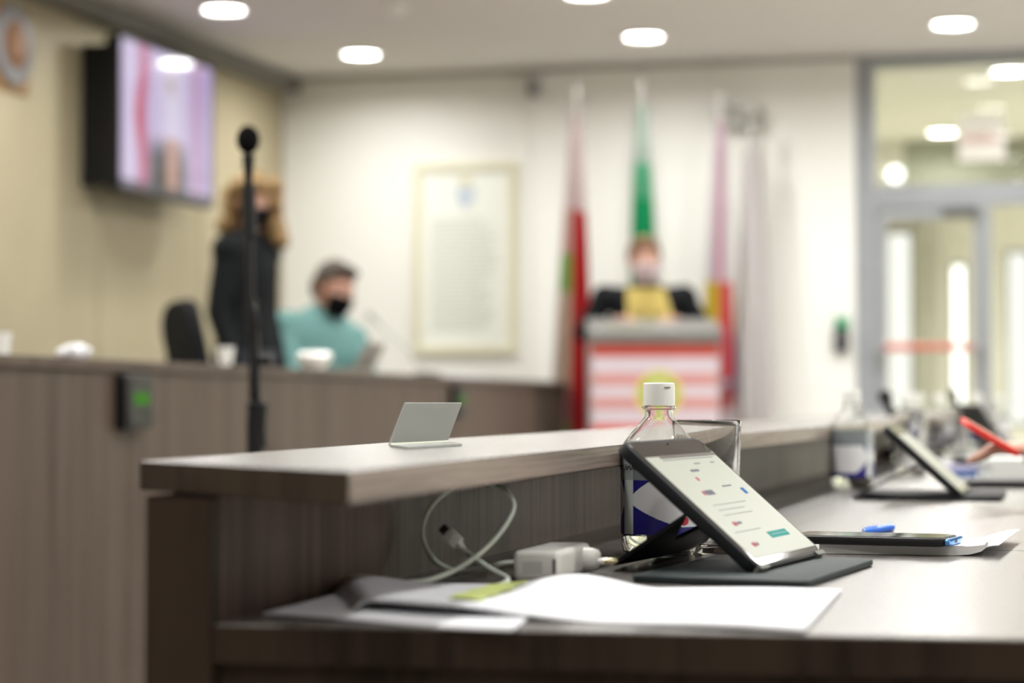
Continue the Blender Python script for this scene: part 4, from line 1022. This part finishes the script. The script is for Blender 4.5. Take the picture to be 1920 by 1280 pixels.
def curlf(s, t_):
    c = sm(1 - s / .26); h = .0022 + .0075 * c * (.5 + .5 * t_) + .0028 * sm(1 - abs(s - .34) / .22) * (1 - t_) + .0018 * sin(s * 5.5) ** 2
    h += .010 * sm(1 - abs(s - .50) / .16) * t_ ** 2
    h += .0055 * sm(1 - abs(s - .17) / .24) * (1 - t_) + .003 * sm(1 - s / .2)
    k = sm(1 - s / .055); return (-.004 * k * (1 - k), 0, max(.002, h - .0095 * k))
top_, V, pg = sheet('document', 'large white document with a green highlighter mark, curled at its left end', [at_z(650, 1150, ZD), at_z(1508, 1188, ZD), at_z(1578, 1112, ZD), at_z(612, 1100, ZD)], curlf, M_paper, 90, 24, .0022)
def surf(s, t_, lift=.0018):
    a, b, c, d = [at_z(650, 1150, ZD), at_z(1508, 1188, ZD), at_z(1578, 1112, ZD), at_z(612, 1100, ZD)]
    p = (a * (1 - s) + b * s) * (1 - t_) + (d * (1 - s) + c * s) * t_
    return p + Vector(curlf(s, t_)) + UP * lift
hl = bmesh.new(); G = []
for j in range(11):
    q = j / 10; t_ = .16 + .80 * q; s0 = .235 + .105 * q + .006 * sin(j * 2.1); G.append([hl.verts.new(surf(s0 + .072 * k / 4 * (1 - .2 * q), t_)) for k in range(5)])
for j in range(10):
    for k in range(4): hl.faces.new([G[j][k], G[j][k + 1], G[j + 1][k + 1], G[j + 1][k]])
obj('highlighter_mark', hl, mat('highlighter_green', (.70, .80, .30), .7, spec=.1), top_)

# ------------------------------------------------------------------ phone on a white booklet
p1, p0 = at_z(1800, 1042, ZD), at_z(1536, 1038, ZD)
ex = (p1 - p0).normalized(); ey = Vector((-ex.y, ex.x, 0))
t = thing('booklet', 'thick white booklet under the black phone, right of the near tablet', 'booklet', (p0 + p1) / 2)
bl_ = p0 + UP * .0004
prof = [(0, 0), (.128, 0), (.142, .0012), (.152, .004), (.157, .008), (.1585, .0125), (.1575, .0135), (.155, .0105), (.148, .0095), (.14, .0088), (0, .0085)]
for k in range(3):
    f0, f1 = k / 3, (k + 1) / 3 - .02
    pts = [bl_ + ex * (a * .1 / .1) + UP * (z * 1) for a, z in prof]
    break
bm = bmesh.new(); bm_prism([bl_ + ex * a + UP * z for a, z in prof], ey * .085, bm)
obj('pages', bm, mat('booklet_white', (.80, .79, .78), .5, var=.01), t)
obj('cover_sheet', obox(bl_ + UP * .0086 + ex * .002, ex * .134, ey * .084, UP * .0006), M_paper, t)
pa, pb_ = at_z(1777, 1026, ZD + .0095), at_z(1530, 1020, ZD + .0095)
lx = (pb_ - pa).normalized(); wy_ = Vector((lx.y, -lx.x, 0))
if wy_.y < 0: wy_ = -wy_
t = thing('phone', 'black phone with a blue end lying on the white booklet', 'phone', (pa + pb_) / 2)
obj('case_body', slab(pa + lx * .004, lx, wy_, UP, .150, .072, .009, .0080, .002), M_black, t, smooth=True)
obj('screen_glass', slab(pa + lx * .007 + wy_ * .003 + UP * .0080, lx, wy_, UP, .144, .066, .008, .0005), mat('phone_glass', (.01, .01, .012), .04, spec=.8), t)
endc = obj('blue_end', slab(pa + lx * .0036 + wy_ * .004 + UP * .0008, wy_, UP, -lx, .064, .0066, .003, .0045, .001), mat('blue_end', (.10, .32, .75), .18, metal=.6), t, smooth=True)
obj('port', slab(pa - lx * .0010 + wy_ * .031 + UP * .0026, wy_, UP, -lx, .009, .0026, .001, .0003), M_black, endc)
q0, q1, q2, q3 = at_z(1815, 1034, ZD + .001), at_z(1880, 1030, ZD + .004), at_z(1902, 1000, ZD + .006), at_z(1838, 1005, ZD + .001)
def flap(s, t_): return .0012 + .010 * sm((s - .1) / .9)
sheet('note_sheet', 'white note sheet with a lifted corner right of the phone', [at_z(1800, 1038, ZD), at_z(1872, 1044, ZD), at_z(1912, 1012, ZD), at_z(1800, 1012, ZD)], flap, M_paper, 20, 8, .0008, 'loose papers on the desk')
c = at_z(1634, 994, ZD + .004)
t = thing('pen', 'blue pen lying behind the black phone', 'pen', (c.x, c.y, ZD))
ex_, ex = ex, (ex * .30 + ey).normalized(); a = c - ex * .022; 
obj('barrel', tube([a, a + ex * .004, a + ex * .085], [.0015, .0042, .0042], 12), mat('pen_blue', (.02, .16, .75), .25), t, smooth=True)
obj('pen_clip', obox(a + ex * .008 + UP * .0042, ex * .03, ey * .002, UP * .001), mat('pen_clip', (.5, .6, .9), .2), t)
obj('pen_tip', tube([a, a - ex * .006], [.0015, .0004], 8), M_chrome, t); ex = ex_

# ------------------------------------------------------------------ further along the desk
gb = at_z(1597, 917, ZD)
bt = bottle(gb, 'water bottle left of the second tablet, its label turned away', 'water bottles on the council desk', .25, YAW + R(100), text=False)
tumbler(at_z(1708, 889, ZD), 'clear glass behind the second tablet', .032, .128)
far = [(1702, 868, 'water bottle standing behind the second tablet'), (1762, 846, 'water bottle in the middle distance right of the second tablet'),
       (1832, 842, 'water bottle in the middle distance left of the hand'), (1874, 826, 'far water bottle above the hand at right'), (1722, 846, 'farthest water bottle beside the ledge')]
for px, py, lb in far:
    q = at_z(px, py, ZD); dup(bt, (q.x, q.y, ZD), random.uniform(0, 6), lb, 'water bottles on the council desk')
for px, py, lb in ((1790, 850, 'glass among the far bottles, left one'), (1728, 838, 'glass among the far bottles near the ledge'), (1856, 838, 'glass among the far bottles, right one')):
    tumbler(at_z(px, py, ZD), lb, .032, .12)
# booklets and paper pile by the hand
q0, q1 = at_z(1782, 893, ZD), at_z(1848, 893, ZD); ex3 = (q1 - q0).normalized(); ey3 = Vector((-ex3.y, ex3.x, 0)); lw = (q1 - q0).length
t = thing('brochure_stack', 'small stack of lavender and blue brochures behind the second tablet', 'brochures', (q0 + q1) / 2)
for k, m in enumerate((mat('brochure_blue', (.05, .16, .48), .4), mat('brochure_blue', (.05, .16, .48), .4), mat('brochure_lavender', (.55, .52, .72), .4), mat('brochure_lavender', (.5, .5, .7), .4))):
    obj('brochure', bev(obox(q0 + UP * (.0006 + k * .0052) + ex3 * .003 * (k % 2), ex3 * lw, ey3 * .14, UP * .0048), .0006, 1), m, t)
t = thing('stapler', 'small black stapler on the brochure stack', 'stapler', (q0 + q1) / 2 + UP * .0214)
so = q0 + UP * .0216 + ey3 * .03 + ex3 * lw * .3
obj('stapler_base', bev(obox(so, ex3 * .035, ey3 * .09, UP * .003), .001), M_black, t)
obj('stapler_arm', bev(obox(so + UP * .0032 + ex3 * .006, ex3 * .022, ey3 * .088, UP * .010), .004), M_black, t)
q0 = at_z(1855, 897, ZD)
t = thing('paper_pile', 'tall white paper pile under the hand at the right edge', 'papers', q0 + ex3 * .1)
for k in range(5): obj('sheet', obox(q0 + UP * (.0006 + k * .0072) + ex3 * .003 * ((k * 7) % 3), ex3 * .21, ey3 * .26, UP * .0068), mat('pile_white', (.70, .72, .70), .6), t)
q0 = at_z(1818, 915, ZD)
t = thing('closed_laptop', 'thin black closed laptop at the right edge in front of the paper pile', 'laptop', q0 + ex3 * .12)
obj('lower_shell', bev(obox(q0 + UP * .0006, ex3 * .26, ey3 * .05, UP * .008), .002), M_black, t)
obj('upper_shell', bev(obox(q0 + UP * .0088, ex3 * .26, ey3 * .05, UP * .005), .002), mat('laptop_lid', (.05, .05, .055), .3), t)
# open laptop seen as a dark slanting line
c = at_z(1905, 858, ZD); dpt = (c - CAM).dot(RM @ Vector((0, 0, -1)))
t = thing('open_laptop', 'dark open laptop beyond the hand, lid slanting back to the left', 'laptop', c)
lid0, lid1 = at_d(1890, 842, dpt), at_d(1832, 758, dpt)
obj('keyboard_base', bev(obox(Vector((lid0.x, lid0.y, ZD + .001)), ex3 * .22, ey3 * .32, UP * .014), .003), mat('laptop_dark', (.08, .085, .08), .35), t)
lv = (lid1 - Vector((lid0.x, lid0.y, ZD + .015)))
obj('lid', bev(obox(Vector((lid0.x, lid0.y, ZD + .016)), lv, ey3 * .32, ex3 * .008), .003), mat('laptop_dark', (.08, .085, .08)), t)
for px, py, tx, ty, lb in ((1690, 858, 1672, 778, 'dark gooseneck microphone by the ledge in the distance'), (1812, 826, 1796, 762, 'dark gooseneck microphone among the far bottles')):
    b_ = at_z(px, py, ZD); dp = (b_ - CAM).dot(RM @ Vector((0, 0, -1)))
    goose_mic(b_, at_d(tx, ty, dp), lb, M_black, .004, 'gooseneck microphones on the council desk')
# hand with a red phone, right edge
W_ = at_d(2022, 862, 3.32); loc = Vector((W_.x + .46, W_.y + .12, 0))
def loc2(p): d = Vector(p) - loc; return (-d.y, d.x, d.z)      # world to local for rz = -90 deg
J = dict(pelvis=(0, .06, .50), neck=(0, .0, 1.0), shoulder_l=(-.17, .0, .94), elbow_l=(-.24, -.16, .70), wrist_l=(-.22, -.36, .79),
         shoulder_r=(.17, 0, .94), elbow_r=(.20, -.19, .80), wrist_r=loc2(W_), hip_l=(-.09, .04, .49), hip_r=(.09, .04, .49),
         knee_l=(-.13, -.40, .50), knee_r=(.13, -.40, .50), ankle_l=(-.13, -.36, .09), ankle_r=(.13, -.36, .09), hand_r=(-.1, -1, .22), palm_r=(0, .35, -1))
J['elbow_r'] = (loc2(W_)[0] + .03, -.22, .80)
person('person at the right edge, only the hand holding a red phone showing', loc, R(-90), J, ((0, -.03, 1.16), 0, R(20), 0), ('jacket', mat('grey_jacket', (.10, .10, .11), .8)), hair_short(M_hair_d), M_blackfab, M_skin2, 1.0, .007)
dup(ch, (loc.x + .03, loc.y, 0), R(-90), 'black office chair of the person at the right edge')
ra, rb = at_d(1813, 797, 3.30), at_d(1890, 842, 3.30); ux = (rb - ra).normalized(); dz_ = (RM @ Vector((0, 0, -1))); dz_.z = 0; dz_ = (dz_.normalized() + UP * .16).normalized(); nz = ux.cross(dz_).normalized()
if nz.z < 0: nz = -nz
t = thing('red_phone', 'red phone held up in the hand at the right edge', 'phone', ra)
obj('red_case', slab(ra - nz * .004, ux, dz_, nz, .088, .055, .008, .009, .002), M_red, t, smooth=True)
obj('phone_screen', slab(ra + nz * .0051 + ux * .003 + dz_ * .003, ux, dz_, nz, .082, .049, .006, .0006), mat('phone_red_screen', (.50, .12, .08), .2), t)
